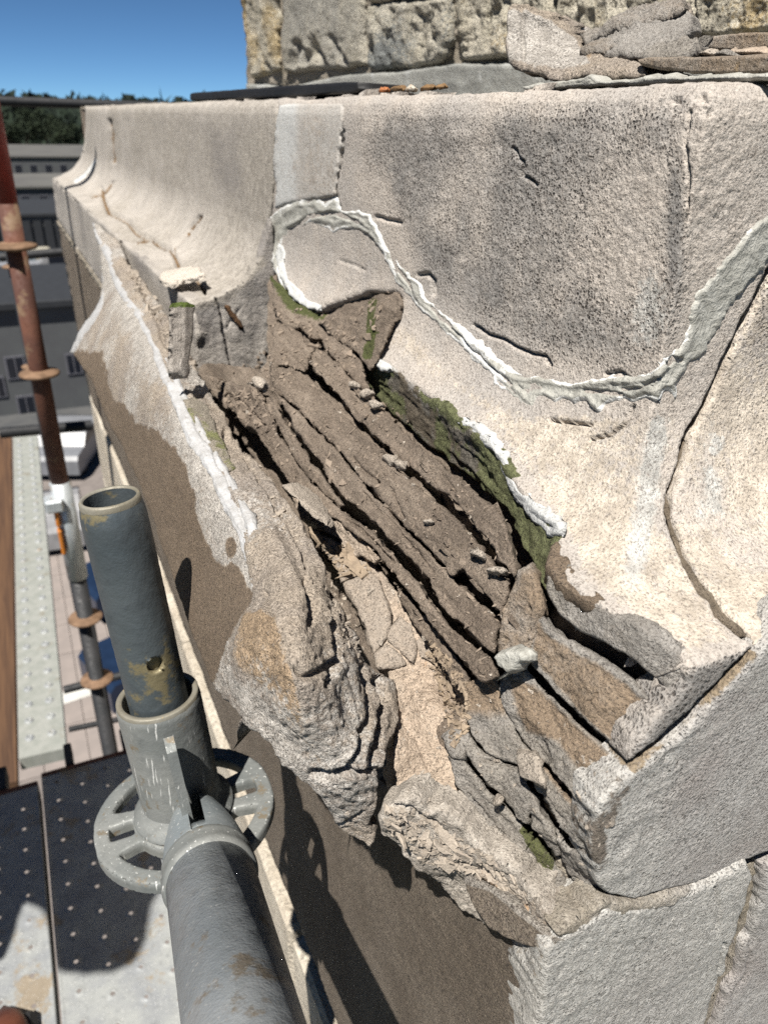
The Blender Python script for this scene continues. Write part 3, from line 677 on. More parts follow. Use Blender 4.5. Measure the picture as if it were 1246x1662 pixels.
# ------------------------------------------------------------------ the left block of the cornice
LBC = [[(162, 305), (168, 325), (178, 345), (205, 358), (225, 380), (250, 390), (262, 400), (278, 405), (290, 430)], [(150, 318), (170, 310), (182, 296)], [(280, 405), (300, 385), (310, 370), (325, 352)], [(178, 195), (182, 225), (184, 262)], [(318, 452), (326, 462), (333, 474)], [(200, 400), (230, 392), (240, 390)]]
lb_mask = lambda P, u, v, sd: (sstep(-20, 60, psd(u, v, [(200, 168), (450, 165), (445, 330), (430, 380), (330, 330), (250, 260)]))*(.45+.5*nz(P, 9, 4))+.12*nz(P, 30, 2), .45+.5*nz(P, 7, 5), sstep(3.4, 1.0, np.minimum.reduce([ldist(u, v, q) for q in LBC])))
patch('stone_block', [(138, 171.5), (220, 168), (295, 165), (380, 161), (454, 158.5), (449, 190), (446, 250), (440, 330), (432, 385), (422, 420), (400, 452), (372, 472), (343, 484), (311, 494), (280, 466), (240, 431), (200, 394), (160, 358), (120, 322), (84, 290), (100, 284), (116, 275), (130, 258), (137, 232), (139, 200)], bodyA, M['left'], cornice, 3.0, .7,
      lambda P, u, v, sd: fbm(P*14, 3, 4)*.0014+fbm(P*180, 2, 5)*.00025, lb_mask, .02, None,
      [([(162, 305), (168, 325), (178, 345), (205, 358), (225, 380), (250, 390), (262, 400), (278, 405), (290, 430)], 3.4, .016, .3), ([(150, 318), (170, 310), (182, 296)], 3, .012, .3), ([(280, 405), (300, 385), (310, 370), (325, 352)], 3, .008, .3), ([(178, 195), (182, 225), (184, 262)], 3, .012, .6), ([(318, 452), (326, 462), (333, 474)], 3.2, .009, 1),
       ([(200, 400), (230, 392), (240, 390)], 2.5, .006, 1)], edge=(4, .001), seed=12)
patch('lime_streak', [(120, 292), (136, 282), (148, 268), (155, 256), (157, 262), (148, 277), (136, 290), (122, 298)], lambda u, v: bodyA(u, v)-ray(u, v)*.008, M['paint'], cornice, 2.5, .6, None, None, .002, edge=(0, 0), seed=13)
patch('stone_face', [(84, 290), (120, 322), (160, 358), (200, 394), (240, 431), (280, 466), (311, 494), (317, 540), (319, 600), (326, 640), (330, 690), (245, 570), (165, 462), (93, 356)], plane_hit((0, 0, 0), (1, 0, 0)), M['left'], cornice, 3.2, .6, lambda P, u, v, sd: fbm(P*14, 3, 4)*.001+fbm(P*160, 2, 5)*.0004, lambda P, u, v, sd: (.35+.5*nz(P, 8, 4), 0*u, 0*u), .02, edge=(3, .001), seed=14)
patch('bed_mortar', [(93, 357), (165, 463), (245, 571), (330, 690), (333, 704), (245, 579), (165, 472), (93, 364)], plane_hit((-.001, 0, 0), (1, 0, 0)), M['slabmortar'], cornice, 2.6, .8, d_broken(.001, .0006, 6), None, .01, edge=(0, 0), seed=15)
# its broken-out end
YS = at(311, 494, X=0.0)[1]
endp = plane_hit((0, YS, 0), (0, 1, 0))
patch('broken_end_face', [(311, 494), (343, 484), (372, 472), (400, 452), (422, 420), (432, 385), (440, 352), (446, 400), (450, 500), (446, 560), (438, 606), (410, 632), (370, 640), (335, 640), (322, 610), (316, 560)], endp, M['left'], cornice, 2.6, 1.2,
      lambda P, u, v, sd: fbm(P*40, 4, 4)*.0022+fbm(P*200, 3, 5)*.0008+ridge(P*np.array([60, 10, 14]), 3, 2)*.0012, lambda P, u, v, sd: (.55+.5*nz(P, 22, 4), sstep(20, 0, ldist(u, v, [(311, 500), (372, 480), (425, 425)]))*.7, sstep(4, 1, ldist(u, v, [(368, 500), (392, 532)]))+0*u), .02, None,
      [([(351, 484), (358, 508), (362, 540), (370, 568), (376, 600), (378, 618)], 3, .006, 2), ([(365, 536), (380, 515), (392, 498)], 3, .002, 1)], edge=(3, .001), seed=16)
patch('rust_stain_nail', [(366, 498), (371, 497), (384, 515), (396, 533), (391, 533), (378, 518)], lambda u, v: endp(u, v)-ray(u, v)*.004, M['rust'], cornice, 2, .5, None, None, .004, edge=(2, .001), seed=17)
# ------------------------------------------------------------------ the broken-out cavity: split layers of the stone
B0 = TPS([(440, 500, 'X', .045), (450, 600, 'X', .008), (380, 640, 'X', -.012), (340, 620, 'X', -.012), (520, 560, 'X', .054), (600, 650, 'X', .046), (700, 740, 'X', .042), (820, 840, 'X', .036), (875, 960, 'X', .028),
          (640, 760, 'X', .028), (540, 720, 'X', .016), (500, 800, 'X', -.004), (430, 700, 'X', -.012), (600, 900, 'X', .001), (700, 900, 'X', .018), (790, 1000, 'X', .018), (700, 1050, 'X', .004), (760, 1120, 'X', .004), (820, 1060, 'X', .014)])
BED = TPS([(520, 870, 'X', -.012), (560, 960, 'X', -.012), (620, 960, 'X', .004), (640, 1080, 'X', -.008), (700, 1050, 'X', .014), (700, 1150, 'X', .008), (760, 1120, 'X', .014), (650, 1200, 'X', -.022), (740, 1250, 'X', .004), (640, 1330, 'X', -.034), (720, 1350, 'X', -.012), (800, 1400, 'X', -.004), (850, 1450, 'X', .002), (900, 1520, 'X', .003)])
RT = TPS([(1086, 1142, 'Y', .003), (1120, 1085, 'Y', .002), (1024, 1245, 'Y', .003), (960, 1320, 'Y', .003), (965, 1400, 'Y', .003), (980, 1460, 'Y', .003), (880, 1000, 'Y', .066), (860, 1060, 'Y', .066), (800, 1100, 'X', .012), (845, 1200, 'Y', .056), (760, 1220, 'Y', .076), (850, 1300, 'Y', .042), (925, 1440, 'Y', .02), (905, 1510, 'Y', .006), (735, 1250, 'Y', .076), (800, 1380, 'Y', .05), (940, 950, 'X', .036), (1030, 1030, 'Y', .022)])
def tilt(h, off=0.0, s=0.0, c=(0, 0), n=(.66, -.75)):
    def g(u, v): return h(u, v, off+s*((np.asarray(u)-c[0])*n[0]+(np.asarray(v)-c[1])*n[1]))
    return g
def bot(u, v): return B0(u, v, .030)
# back of the cavity
patch('rock_back', [(436, 400), (560, 480), (640, 470), (660, 560), (740, 650), (850, 780), (910, 880), (960, 960), (1110, 1090), (1060, 1200), (1000, 1300), (985, 1450), (900, 1530), (790, 1440), (640, 1320), (600, 1200), (560, 1000), (480, 860), (400, 720), (310, 640), (320, 590), (436, 600)], lambda u, v: np.where((u+v > 1900)[..., None], RT(u, v, .030), B0(u, v, .075-.055*sstep(0, 26, psd(np.asarray(u), np.asarray(v), [(440, 600), (520, 610), (600, 680), (720, 800), (790, 880), (820, 930), (790, 1040), (740, 1010), (640, 890), (540, 800), (450, 690)])))), M['strata'], cornice, 6, 2, d_broken(.006, .002, 3), None, .0, edge=(0, 0), seed=20)
# mossy broken face under the thin remaining top
lips = [(600, 576), (640, 607), (680, 640), (723, 668), (765, 705), (806, 735), (830, 788), (868, 832), (888, 860)]
mc = []
for (x, y) in lips[::2]+[(888, 930)]:
    xx = float(body(np.array([x*1.0]), np.array([y*1.0]))[0][0]); mc += [(x-2, y+2, 'X', xx+.003), (x-22, y+52, 'X', xx+.006)]
MT = TPS(mc, .01)
patch('mossy_face', [(588, 566), (603, 572), (642, 600), (682, 632), (723, 656), (770, 692), (812, 728), (830, 765), (842, 792), (878, 828), (898, 846), (902, 880), (890, 930), (884, 962), (872, 935), (852, 893), (836, 868), (820, 832), (788, 800), (741, 764), (705, 732), (654, 692), (614, 654), (594, 628), (580, 598)], MT, M['moss'], cornice, 2.4, 3.5,
      lambda P, u, v, sd: fbm(P*50, 4, 4)*.0026+fbm(P*220, 3, 5)*.0010+ridge(P*np.array([120, 20, 120]), 3, 3)*.0015,
      lambda P, u, v, sd: (sstep(22, 3, ldist(u, v, lips))*(.5+.8*nz(P, 60, 7))*sstep(760, 700, u)+.5*sstep(640, 600, u)*0, sstep(.1, .5, nz(P, 40, 3)), .62+1.1*nz(P, 45, 9)+.25*sstep(700, 800, u)-.4*sstep(25, 0, ldist(u, v, [(650, 625), (720, 680), (750, 705)]))), .03, edge=(6, .003), seed=21)
# grey lip of bare rock and white coat hanging over the broken edge
patch('lime_coat', [(756, 684), (772, 690), (786, 704), (806, 722), (816, 740), (828, 772), (838, 786), (850, 800), (868, 818), (886, 834), (904, 848), (906, 858), (900, 868), (884, 872), (874, 856), (860, 846), (846, 822), (834, 812), (828, 800), (816, 778), (808, 750), (796, 734), (776, 724), (764, 706), (750, 696), (738, 686), (726, 670)], lambda u, v: np.where((u > 0)[..., None], MT(u, v, -.002), 0), M['paint'], cornice, 2, 3.0, seal_disp(8, .001), None, .004, edge=(3, .001), seed=22)
patch('lime_coat', [(604, 556), (610, 576), (624, 586), (632, 594), (626, 600), (610, 592), (600, 580), (600, 566)], lambda u, v: body(u, v, .001), M['paint'], cornice, 2, 2.0, None, None, .003, edge=(3, .001), seed=23)
patch('lime_coat', [(448, 392), (458, 398), (460, 430), (466, 452), (480, 466), (496, 482), (520, 494), (515, 502), (498, 500), (482, 488), (466, 476), (454, 450), (446, 420)], lambda u, v: body(u, v, .0016), M['paint'], cornice, 2, 2.5, seal_disp(5, .001), None, .003, edge=(3, .001), seed=24)

strata_m = lambda P, u, v, sd: (.15*sstep(.2, .6, nz(P, 22, 6)), .35*sstep(.1, .6, nz(P, 16, 7)), 0*u)
def layer(name, poly, off=0, s=.0001, mat='strata', hit=None, mask=strata_m, disp=None, cracks=(), rough=3.0, st=2.2, thick=.02, seed=0, edge=(3, .0012)):
    c = np.mean(poly, 0)
    return patch(name, poly, tilt(hit or B0, off, s, c), M[mat], cornice, st, rough, disp or d_flaky(.0035, 5, .0011, s=seed), mask, thick, None, cracks, edge=edge, seed=seed, tw=(.12, 1))
# upper pocket
layer('rock_layer', [(438, 448), (462, 470), (482, 492), (505, 505), (540, 500), (560, 520), (545, 548), (528, 556), (505, 545), (488, 528), (470, 530), (448, 520), (440, 480)], .035, 0, mask=lambda P, u, v, sd: (0*u, 0*u, sstep(30, 5, ldist(u, v, [(450, 440), (480, 492), (520, 505)]))*.9), seed=30)
UP_ = TPS([(650, 485, 'X', .092), (560, 490, 'X', .088), (530, 540, 'X', .066), (590, 590, 'X', .064), (600, 540, 'X', .073)])
layer('rock_layer', [(515, 520), (540, 502), (566, 488), (600, 478), (648, 476), (654, 488), (632, 528), (612, 580), (596, 600), (586, 584), (566, 564), (542, 548)], 0, 0, hit=UP_, mask=lambda P, u, v, sd: (0*u, .1*u*0, sstep(14, 2, ldist(u, v, [(604, 490), (600, 540), (594, 575)]))*.9), cracks=[([(650, 505), (625, 525), (605, 540), (592, 556)], 4, .004, 2), ([(575, 520), (562, 535), (556, 550)], 3, .003, 2)], seed=31)
layer('rock_layer', [(530, 548), (546, 552), (566, 566), (588, 588), (592, 612), (600, 632), (594, 636), (580, 622), (556, 598), (536, 575), (524, 560)], .012, 0, seed=32, disp=d_broken(.005, .002, 4))
layer('rock_layer', [(444, 520), (466, 524), (488, 536), (500, 548), (516, 552), (512, 566), (500, 580), (495, 604), (484, 600), (470, 592), (452, 590), (440, 600), (436, 570)], -.002, .0001, seed=33)
# long layers, from the top one down
layer('rock_layer', [(512, 562), (524, 564), (545, 584), (580, 622), (612, 658), (650, 698), (702, 742), (741, 776), (786, 812), (815, 842), (830, 884), (836, 915), (834, 938), (824, 926), (801, 890), (774, 856), (752, 828), (726, 802), (698, 786), (669, 761), (633, 729), (597, 693), (575, 671), (542, 634), (512, 604), (503, 582)], .000, .00008, seed=34,
      cracks=[([(690, 790), (716, 770), (740, 800)], 3, .002, 2), ([(735, 800), (740, 815), (752, 818)], 3, .002, 1)])
layer('rock_layer', [(440, 598), (470, 594), (500, 606), (510, 616), (539, 652), (575, 691), (597, 713), (633, 751), (669, 784), (698, 809), (722, 826), (750, 852), (772, 882), (800, 914), (824, 946), (816, 972), (808, 1000), (795, 972), (772, 948), (752, 925), (733, 935), (711, 908), (682, 876), (655, 850), (625, 815), (600, 790), (560, 742), (548, 728), (510, 690), (481, 660), (449, 630), (440, 615)], -.002, .00007, seed=35,
      cracks=[([(570, 742), (592, 765), (615, 784)], 4, .004, 2), ([(525, 690), (540, 664)], 3, .003, 1), ([(640, 800), (650, 830), (655, 840)], 3, .003, 1)])
layer('rock_layer', [(442, 628), (478, 664), (508, 696), (548, 734), (562, 752), (600, 798), (625, 823), (655, 858), (682, 884), (711, 916), (733, 943), (765, 965), (790, 990), (805, 1018), (797, 1058), (782, 1046), (762, 1024), (733, 999), (707, 966), (682, 926), (653, 897), (617, 856), (585, 826), (566, 814), (545, 785), (522, 752), (500, 722), (478, 690), (456, 655)], -.004, .00007, seed=36,
      cracks=[([(752, 930), (770, 952), (792, 980), (810, 1001)], 4, .005, 2), ([(590, 800), (640, 850), (700, 930)], 3, .002, 3)])
layer('rock_layer', [(430, 640), (446, 654), (466, 692), (488, 726), (515, 762), (540, 796), (562, 822), (549, 826), (526, 800), (500, 776), (476, 742), (456, 706), (440, 676)], -.002, .0001, seed=37)
layer('rock_layer', [(314, 606), (340, 612), (380, 622), (425, 640), (440, 680), (456, 712), (478, 750), (505, 784), (532, 810), (552, 830), (581, 846), (617, 878), (650, 918), (680, 948), (703, 985), (730, 1017), (760, 1044), (792, 1068), (800, 1092), (776, 1104), (760, 1092), (740, 1066), (712, 1030), (690, 1006), (670, 972), (650, 945), (626, 912), (600, 884), (575, 866), (552, 846), (524, 838), (496, 806), (470, 786), (446, 752), (420, 720), (396, 690), (370, 662), (334, 632)], -.006, .0001, seed=38,
      cracks=[([(560, 845), (600, 872), (640, 915)], 4, .004, 3), ([(402, 700), (430, 740), (452, 775), (462, 790)], 8, .012, 2), ([(350, 630), (390, 650), (430, 690)], 3, .003, 2)])
layer('rock_layer', [(468, 785), (496, 806), (524, 836), (552, 846), (590, 880), (612, 905), (600, 915), (570, 900), (552, 925), (530, 905), (508, 870), (484, 830)], -.001, 0, 'bed', seed=39, disp=d_flaky(.006, 5, .0018, s=5), cracks=[([(505, 858), (520, 866), (541, 878)], 7, .010, 2)])
layer('rock_layer', [(640, 950), (664, 975), (690, 1010), (716, 1040), (742, 1074), (756, 1100), (752, 1128), (735, 1108), (712, 1075), (688, 1040), (664, 1010), (645, 980)], .004, 0, seed=40)
# loose plates and the tan bed at the bottom of the cavity
patch('rock_layer', [(505, 860), (560, 880), (600, 905), (650, 970), (680, 1010), (705, 1045), (730, 1082), (760, 1110), (765, 1160), (742, 1215), (748, 1262), (772, 1310), (808, 1362), (842, 1400), (880, 1450), (912, 1500), (905, 1530), (840, 1480), (800, 1440), (740, 1395), (680, 1330), (640, 1300), (640, 1180), (630, 1090), (590, 1010), (545, 920)], BED, M['bed'], cornice, 2.8, 2, d_flaky(.003, 4, .0012, (34, 20, 34), 6),
      lambda P, u, v, sd: (sstep(0, 40, 1000-v)*.5+0*u, sstep(.0, .4, nz(P, 18, 7))*.8, sstep(.1, .5, nz(P, 24, 8))*.8*sstep(1150, 1250, v)), .02, None, [([(655, 1160), (690, 1230), (715, 1290)], 4, .002, 3)], seed=41, edge=(5, .002))
def plate(poly, off, seed, mat='bed', **k): return patch('loose_plate', poly, tilt(BED, off), M[mat], cornice, 2.4, 1.6, d_broken(.0014, .0007, seed), lambda P, u, v, sd: (.6+0*u, 0*u, 0*u), .007, edge=(4, .001), seed=seed, **k)
plate([(556, 946), (582, 934), (600, 926), (614, 940), (628, 978), (634, 1010), (624, 1038), (606, 1058), (598, 1040), (590, 1010), (572, 972)], -.006, 42)
plate([(606, 1062), (626, 1044), (648, 1060), (660, 1078), (640, 1084), (612, 1082)], -.004, 43)
plate([(632, 1020), (650, 1000), (668, 1016), (676, 1052), (672, 1078), (662, 1072), (648, 1054), (628, 1038)], -.005, 44)
plate([(545, 920), (566, 905), (594, 918), (592, 926), (552, 946)], -.006, 45)
plate([(672, 1040), (690, 1030), (706, 1048), (716, 1066), (702, 1076), (680, 1064)], -.004, 46)
plate([(704, 1042), (722, 1060), (740, 1090), (750, 1118), (738, 1140), (724, 1120), (712, 1090), (700, 1070)], -.003, 47, 'bed')

# ------------------------------------------------------------------ sheets ending at the return face
def edge_mask(P, u, v, sd): return (sstep(1, 13, sd+12*nz(P, 40, 5))*(.9+.5*nz(P, 30, 3)), .15+0*u, 0*u)
g_rough = d_flaky(.003, 4, .0013, (40, 14, 40), 3)
def sheet(poly, off, seed, mask=edge_mask, mat='greyrock', s=.00006, **k):
    k.setdefault('edge', (3.5, .0015)); c = np.mean(poly, 0)
    return patch('rock_layer', poly, tilt(RT, off, s, c), M[mat], cornice, 2.5, 2.0, k.pop('disp', g_rough), mask, k.pop('thick', .02), None, k.pop('cracks', ()), seed=seed, tw=(.15, 1), **k)
sheet([(884, 927), (900, 934), (920, 945), (947, 965), (982, 982), (1033, 1004), (1072, 1030), (1108, 1065), (1122, 1086), (1116, 1110), (1090, 1142), (1076, 1122), (1050, 1100), (1024, 1077), (990, 1055), (963, 1041), (930, 1026), (905, 1006), (888, 984), (878, 955)], .004, 50, disp=d_broken(.0016, .0009, 3), mask=lambda P, u, v, sd: (.05+.7*nz(P, 30, 3), sstep(16, 0, ldist(u, v, [(895, 870), (925, 925), (960, 965)]))*.8, 0*u), s=-.00006, edge=(12, .005))
patch('rock_layer', [(898, 872), (910, 862), (918, 890), (926, 915), (948, 940), (972, 962), (990, 982), (960, 978), (930, 958), (898, 934), (884, 915)], lambda u, v: body(u, v, -.004), M['slab'], cornice, 2.4, 2.5, d_broken(.002, .0014, 3), lambda P, u, v, sd: (1+0*u, 0*u, 0*u), .02, seed=51)
sheet([(856, 1035), (868, 1005), (884, 1000), (900, 1026), (932, 1046), (972, 1068), (1018, 1098), (1060, 1132), (1078, 1148), (1084, 1158), (1055, 1196), (1024, 1232), (1000, 1214), (965, 1186), (937, 1160), (897, 1122), (866, 1085), (853, 1060)], .004, 52, cracks=[([(960, 1140), (968, 1132), (974, 1124)], 3, .002, 1)], edge=(4, .002))
sheet([(808, 1104), (830, 1088), (856, 1086), (875, 1117), (919, 1154), (960, 1194), (1000, 1232), (1022, 1254), (1007, 1269), (985, 1286), (966, 1300), (963, 1342), (935, 1306), (905, 1266), (884, 1244), (858, 1215), (832, 1180), (812, 1140)], .003, 53, mask=lambda P, u, v, sd: (sstep(-6, 14, psd(u, v, [(820, 1090), (870, 1110), (1020, 1250), (1000, 1290), (960, 1290), (905, 1205), (850, 1190)]))*1.0, .2+0*u, 0*u))
sheet([(868, 1238), (890, 1262), (920, 1300), (945, 1330), (962, 1352), (958, 1385), (940, 1376), (918, 1352), (896, 1322), (872, 1288), (862, 1262)], .004, 54, mask=lambda P, u, v, sd: (sstep(2, 18, u-v*.77+95)*1.0, 0*u, 0*u))
sheet([(900, 1350), (918, 1372), (947, 1388), (966, 1402), (968, 1432), (980, 1466), (955, 1460), (930, 1434), (908, 1400)], .001, 55, mask=None)
sheet([(748, 1180), (762, 1196), (786, 1222), (815, 1238), (846, 1250), (856, 1300), (852, 1340), (838, 1330), (812, 1300), (790, 1268), (766, 1236), (750, 1212)], -.002, 56, mask=lambda P, u, v, sd: (.15*nz(P, 30, 2), 0*u, 0*u), cracks=[([(786, 1232), (815, 1240), (850, 1252)], 3, .003, 2)], edge=(4, .002))
sheet([(728, 1226), (746, 1228), (764, 1244), (786, 1274), (812, 1308), (842, 1346), (866, 1374), (895, 1404), (925, 1444), (946, 1464), (925, 1478), (908, 1500), (880, 1468), (850, 1428), (815, 1392), (790, 1352), (762, 1320), (738, 1282)], -.002, 57, mask=lambda P, u, v, sd: (sstep(0, 14, u-v*.8+232)*.8, 0*u, sstep(14, 2, ldist(u, v, [(850, 1350), (872, 1384), (888, 1410)]))*(.8+nz(P, 60, 2))+.25*nz(P, 30, 1)), cracks=[([(760, 1290), (800, 1345), (850, 1400)], 3, .002, 2)], edge=(4, .002))
sheet([(852, 1290), (862, 1282), (878, 1318), (906, 1372), (908, 1392), (898, 1396), (880, 1372), (862, 1342)], .002, 58, mask=None)
sheet([(895, 1392), (910, 1400), (932, 1440), (955, 1462), (975, 1472), (960, 1484), (935, 1486), (915, 1500), (905, 1496), (926, 1470), (915, 1440)], .004, 59, mat='slabmortar', mask=None)
sheet([(836, 925), (860, 912), (876, 950), (884, 990), (872, 1010), (862, 1036), (852, 1066), (826, 1072), (800, 1060), (806, 1010), (820, 966)], .001, 60, mask=lambda P, u, v, sd: (.7+.5*nz(P, 30, 2), 0*u, 0*u), edge=(7, .003), cracks=[([(860, 985), (858, 1010), (852, 1045)], 3, .003, 2)])
sheet([(752, 1110), (776, 1098), (804, 1094), (812, 1140), (836, 1190), (866, 1236), (852, 1246), (820, 1236), (790, 1222), (762, 1194), (750, 1160)], .000, 61, mask=lambda P, u, v, sd: (sstep(1180, 1140, v)*.9, .15+0*u, 0*u), edge=(5, .002))
sheet([(716, 1196), (730, 1184), (752, 1176), (766, 1200), (752, 1232), (736, 1232), (724, 1218)], -.002, 62, mask=None)
patch('mortar_fill', [(1030, 1252), (1008, 1272), (985, 1300), (968, 1335), (962, 1385), (975, 1392), (990, 1350), (1000, 1310), (1012, 1290)], plane_hit((0, .001, 0), (0, 1, 0)), M['bed'], cornice, 2.4, 2.2, d_broken(.004, .002, 3), lambda P, u, v, sd: (.6+0*u, 0*u, .5+0*u), .015, seed=63)

# ------------------------------------------------------------------ fragments still standing on the edge of the long face
FR = TPS([(620, 1305, 'X', -.045), (700, 1325, 'X', -.028), (800, 1400, 'X', -.008), (617, 1355, 'X', -.046), (700, 1430, 'X', -.024), (785, 1500, 'X', -.002), (880, 1480, 'X', .001), (760, 1440, 'X', -.008)])
patch('broken_rim', [(614, 1330), (622, 1304), (645, 1296), (672, 1296), (690, 1318), (722, 1330), (760, 1362), (800, 1392), (836, 1420), (880, 1466), (905, 1500), (912, 1520), (890, 1522), (850, 1478), (800, 1440), (756, 1424), (750, 1432), (764, 1462), (788, 1502), (772, 1496), (738, 1464), (700, 1430), (650, 1388), (616, 1356)], FR, M['bed'], cornice, 2.4, 2.4, d_flaky(.0035, 5, .0013, (34, 26, 34), 8),
      lambda P, u, v, sd: (sstep(10, 2, sd)*.9, sstep(.05, .3, nz(P, 28, 7))*.9*sstep(720, 690, u), .7+.5*nz(P, 20, 9)), .02, None, [([(640, 1300), (668, 1310), (690, 1335), (720, 1360)], 4, .004, 3), ([(655, 1330), (665, 1360)], 3, .003, 2)], seed=64)
patch('face_flake', [(749, 1428), (756, 1420), (800, 1440), (836, 1470), (870, 1500), (904, 1524), (892, 1546), (860, 1538), (820, 1522), (790, 1506), (768, 1470)], pts_plane(at(750, 1430, X=-.014), at(890, 1540, X=-.003), at(900, 1522, X=-.001)), M['faceA'], cornice, 2.4, 1.2, d_broken(.0008, .0006, 2), lambda P, u, v, sd: (sstep(11, 6, ldist(u, v, [(749, 1424), (800, 1440), (836, 1470), (904, 1524)]))*.9, 0*u, 0*u), .010, edge=(4, .001), seed=65)
# ------------------------------------------------------------------ the big detached slab
slab = thing('detached_slab', 'big split slab leaning off the cornice face, white coat over brown stone', 'stone slab')
SLc = [(150, 362, 'Y', 1.30), (165, 395, 'Y', 1.2), (185, 440, 'Y', .96), (220, 490, 'Y', .78), (245, 555, 'Y', .60), (280, 620, 'Y', .46), (300, 680, 'Y', .385), (330, 740, 'Y', .325), (360, 800, 'Y', .275), (385, 850, 'Y', .24), (402, 905, 'Y', .205), (410, 960, 'Y', .18),
       (160, 460, 'Y', 1.15), (125, 570, 'Y', 1.0), (160, 660, 'Y', .76), (200, 740, 'Y', .60), (250, 860, 'Y', .42), (300, 1000, 'Y', .29), (350, 1110, 'Y', .20), (450, 1100, 'X', -.090), (440, 1010, 'X', -.084),
       (520, 1250, 'X', -.074), (600, 1375, 'X', -.050), (555, 1355, 'X', -.062), (600, 1250, 'X', -.052), (645, 1150, 'X', -.016), (612, 1085, 'X', -.022), (560, 960, 'X', -.028), (500, 950, 'X', -.060), (520, 870, 'X', -.026), (450, 780, 'X', -.030), (410, 735, 'X', -.026), (385, 690, 'X', -.020), (345, 640, 'X', -.026), (250, 480, 'X', -.006), (200, 400, 'X', -.002), (540, 1130, 'X', -.066), (590, 1180, 'X', -.05)]
SL = TPS(SLc, 2e-3)
seal_line = [(158, 372), (166, 395), (176, 420), (188, 448), (205, 478), (225, 505), (243, 540), (258, 575), (276, 610), (292, 640), (310, 680), (330, 720), (348, 758), (370, 800), (388, 850), (402, 905), (411, 962)]
face_side = [(100, 330), (158, 366)]+seal_line+[(404, 985), (385, 1010), (366, 1050), (352, 1090), (340, 1130), (300, 1160), (60, 900), (60, 500)]
sl_poly = [(150, 362), (157, 362), (166, 372), (182, 384), (192, 392), (200, 406), (206, 428), (232, 452), (246, 474), (262, 498), (276, 520), (286, 545), (304, 566), (320, 592), (328, 612), (345, 632), (362, 660), (380, 690), (398, 722), (420, 748), (446, 782), (470, 815), (496, 848), (515, 880), (532, 912), (552, 950), (572, 988), (590, 1030), (604, 1070), (616, 1090), (640, 1104), (652, 1150), (650, 1180), (640, 1215), (622, 1252), (620, 1290), (614, 1320), (600, 1340), (612, 1362), (603, 1382), (590, 1374), (574, 1372), (560, 1366), (545, 1350), (532, 1322), (516, 1292), (484, 1268), (455, 1240), (424, 1205), (392, 1168), (365, 1140), (342, 1112), (322, 1064), (296, 1000), (278, 940), (262, 895), (246, 850), (232, 808), (214, 765), (196, 726), (176, 690), (160, 655), (148, 622), (130, 592), (114, 570), (122, 548), (140, 522), (154, 498), (162, 470), (162, 430), (158, 400)]
def sl_disp(P, u, v, sd):
    f = sstep(-6, 10, -psd(u, v, face_side))
    dK = ldist(u, v, [(400, 700), (450, 790), (500, 880), (545, 970), (580, 1050), (606, 1110), (622, 1170), (606, 1240)])
    fold = n1(dK/5.5+fbm(P*20, 2, 2)*2.2, 4)*.0020*sstep(90, 0, dK)*sstep(960, 900, 1000-v*.2)
    br = fbm(P*20, 3, 11)*.0040+terr(fbm(P*30, 3, 15)*1.2, 5, 12)*.0034+fbm(P*120, 4, 12)*.0012+fbm(P*360, 3, 13)*.0011
    top = sstep(700, 620, v)*f
    br = br*(1-.3*top)+top*ridge(P*np.array([90, 25, 90]), 4, 6)*.004
    band = np.exp(-(ldist(u, v, [(450, 830), (500, 930), (520, 1010), (555, 1100), (585, 1180)])/16)**2)
    return (fbm(P*26, 3, 2)*.0012+fbm(P*230, 3, 3)*.0006)*(1-f)+(br+fold-.003*band)*f
def sl_mask(P, u, v, sd):
    brown = psd(u, v, [(60, 560), (118, 566), (140, 572), (166, 570), (172, 596), (177, 624), (188, 653), (206, 658), (220, 685), (253, 700), (274, 718), (289, 736), (307, 776), (314, 797), (316, 830), (330, 870), (345, 905), (365, 920), (375, 915), (400, 940), (410, 965), (404, 985), (385, 1010), (366, 1050), (350, 1100), (300, 1150), (60, 900)])
    q = np.maximum(sstep(-3, 3, brown+7*fbm(P*90, 3, 5)), sstep(-2, 3, 9-np.hypot((u-375)*1.0, (v-888)*.5)))
    q = np.maximum(q, .55*sstep(.25, .5, nz(P, 26, 4))*sstep(16, 30, ldist(u, v, seal_line))*0)
    org = psd(u, v, [(392, 1000), (425, 985), (446, 1010), (452, 1070), (470, 1110), (494, 1180), (520, 1228), (540, 1252), (520, 1262), (488, 1240), (455, 1190), (430, 1140), (408, 1100), (392, 1060)])
    o = sstep(-14, 16, org+16*fbm(P*34, 4, 5))*(.85+.4*nz(P, 60, 3))
    o = np.maximum(o, sstep(-4, 8, psd(u, v, [(548, 1300), (570, 1300), (572, 1340), (556, 1345)]))*.6)
    o = np.maximum(o, .7*sstep(.05, .4, nz(P, 22, 9))*sstep(30, 60, u-v*.55)*sstep(900, 700, v)*sstep(200, 240, u))
    pale = sstep(-10, 30, psd(u, v, [(345, 1080), (380, 1060), (430, 1130), (470, 1190), (510, 1262), (480, 1262), (380, 1150)]))*.9
    pale = np.maximum(pale, sstep(10, 3, ldist(u, v, [(155, 500), (140, 522), (118, 566)]))*1.2*sstep(-.3, .2, nz(P, 50, 3)))
    pale = np.maximum(pale, (psd(u, v, face_side) > 0)*(1-q)*(.5+.6*nz(P, 16, 2)+.3*sstep(40, 10, ldist(u, v, seal_line))))
    pale = np.maximum(pale, .7*(.5+.9*nz(P, 12, 22))*(psd(u, v, face_side) <= 0))
    return q, o, pale
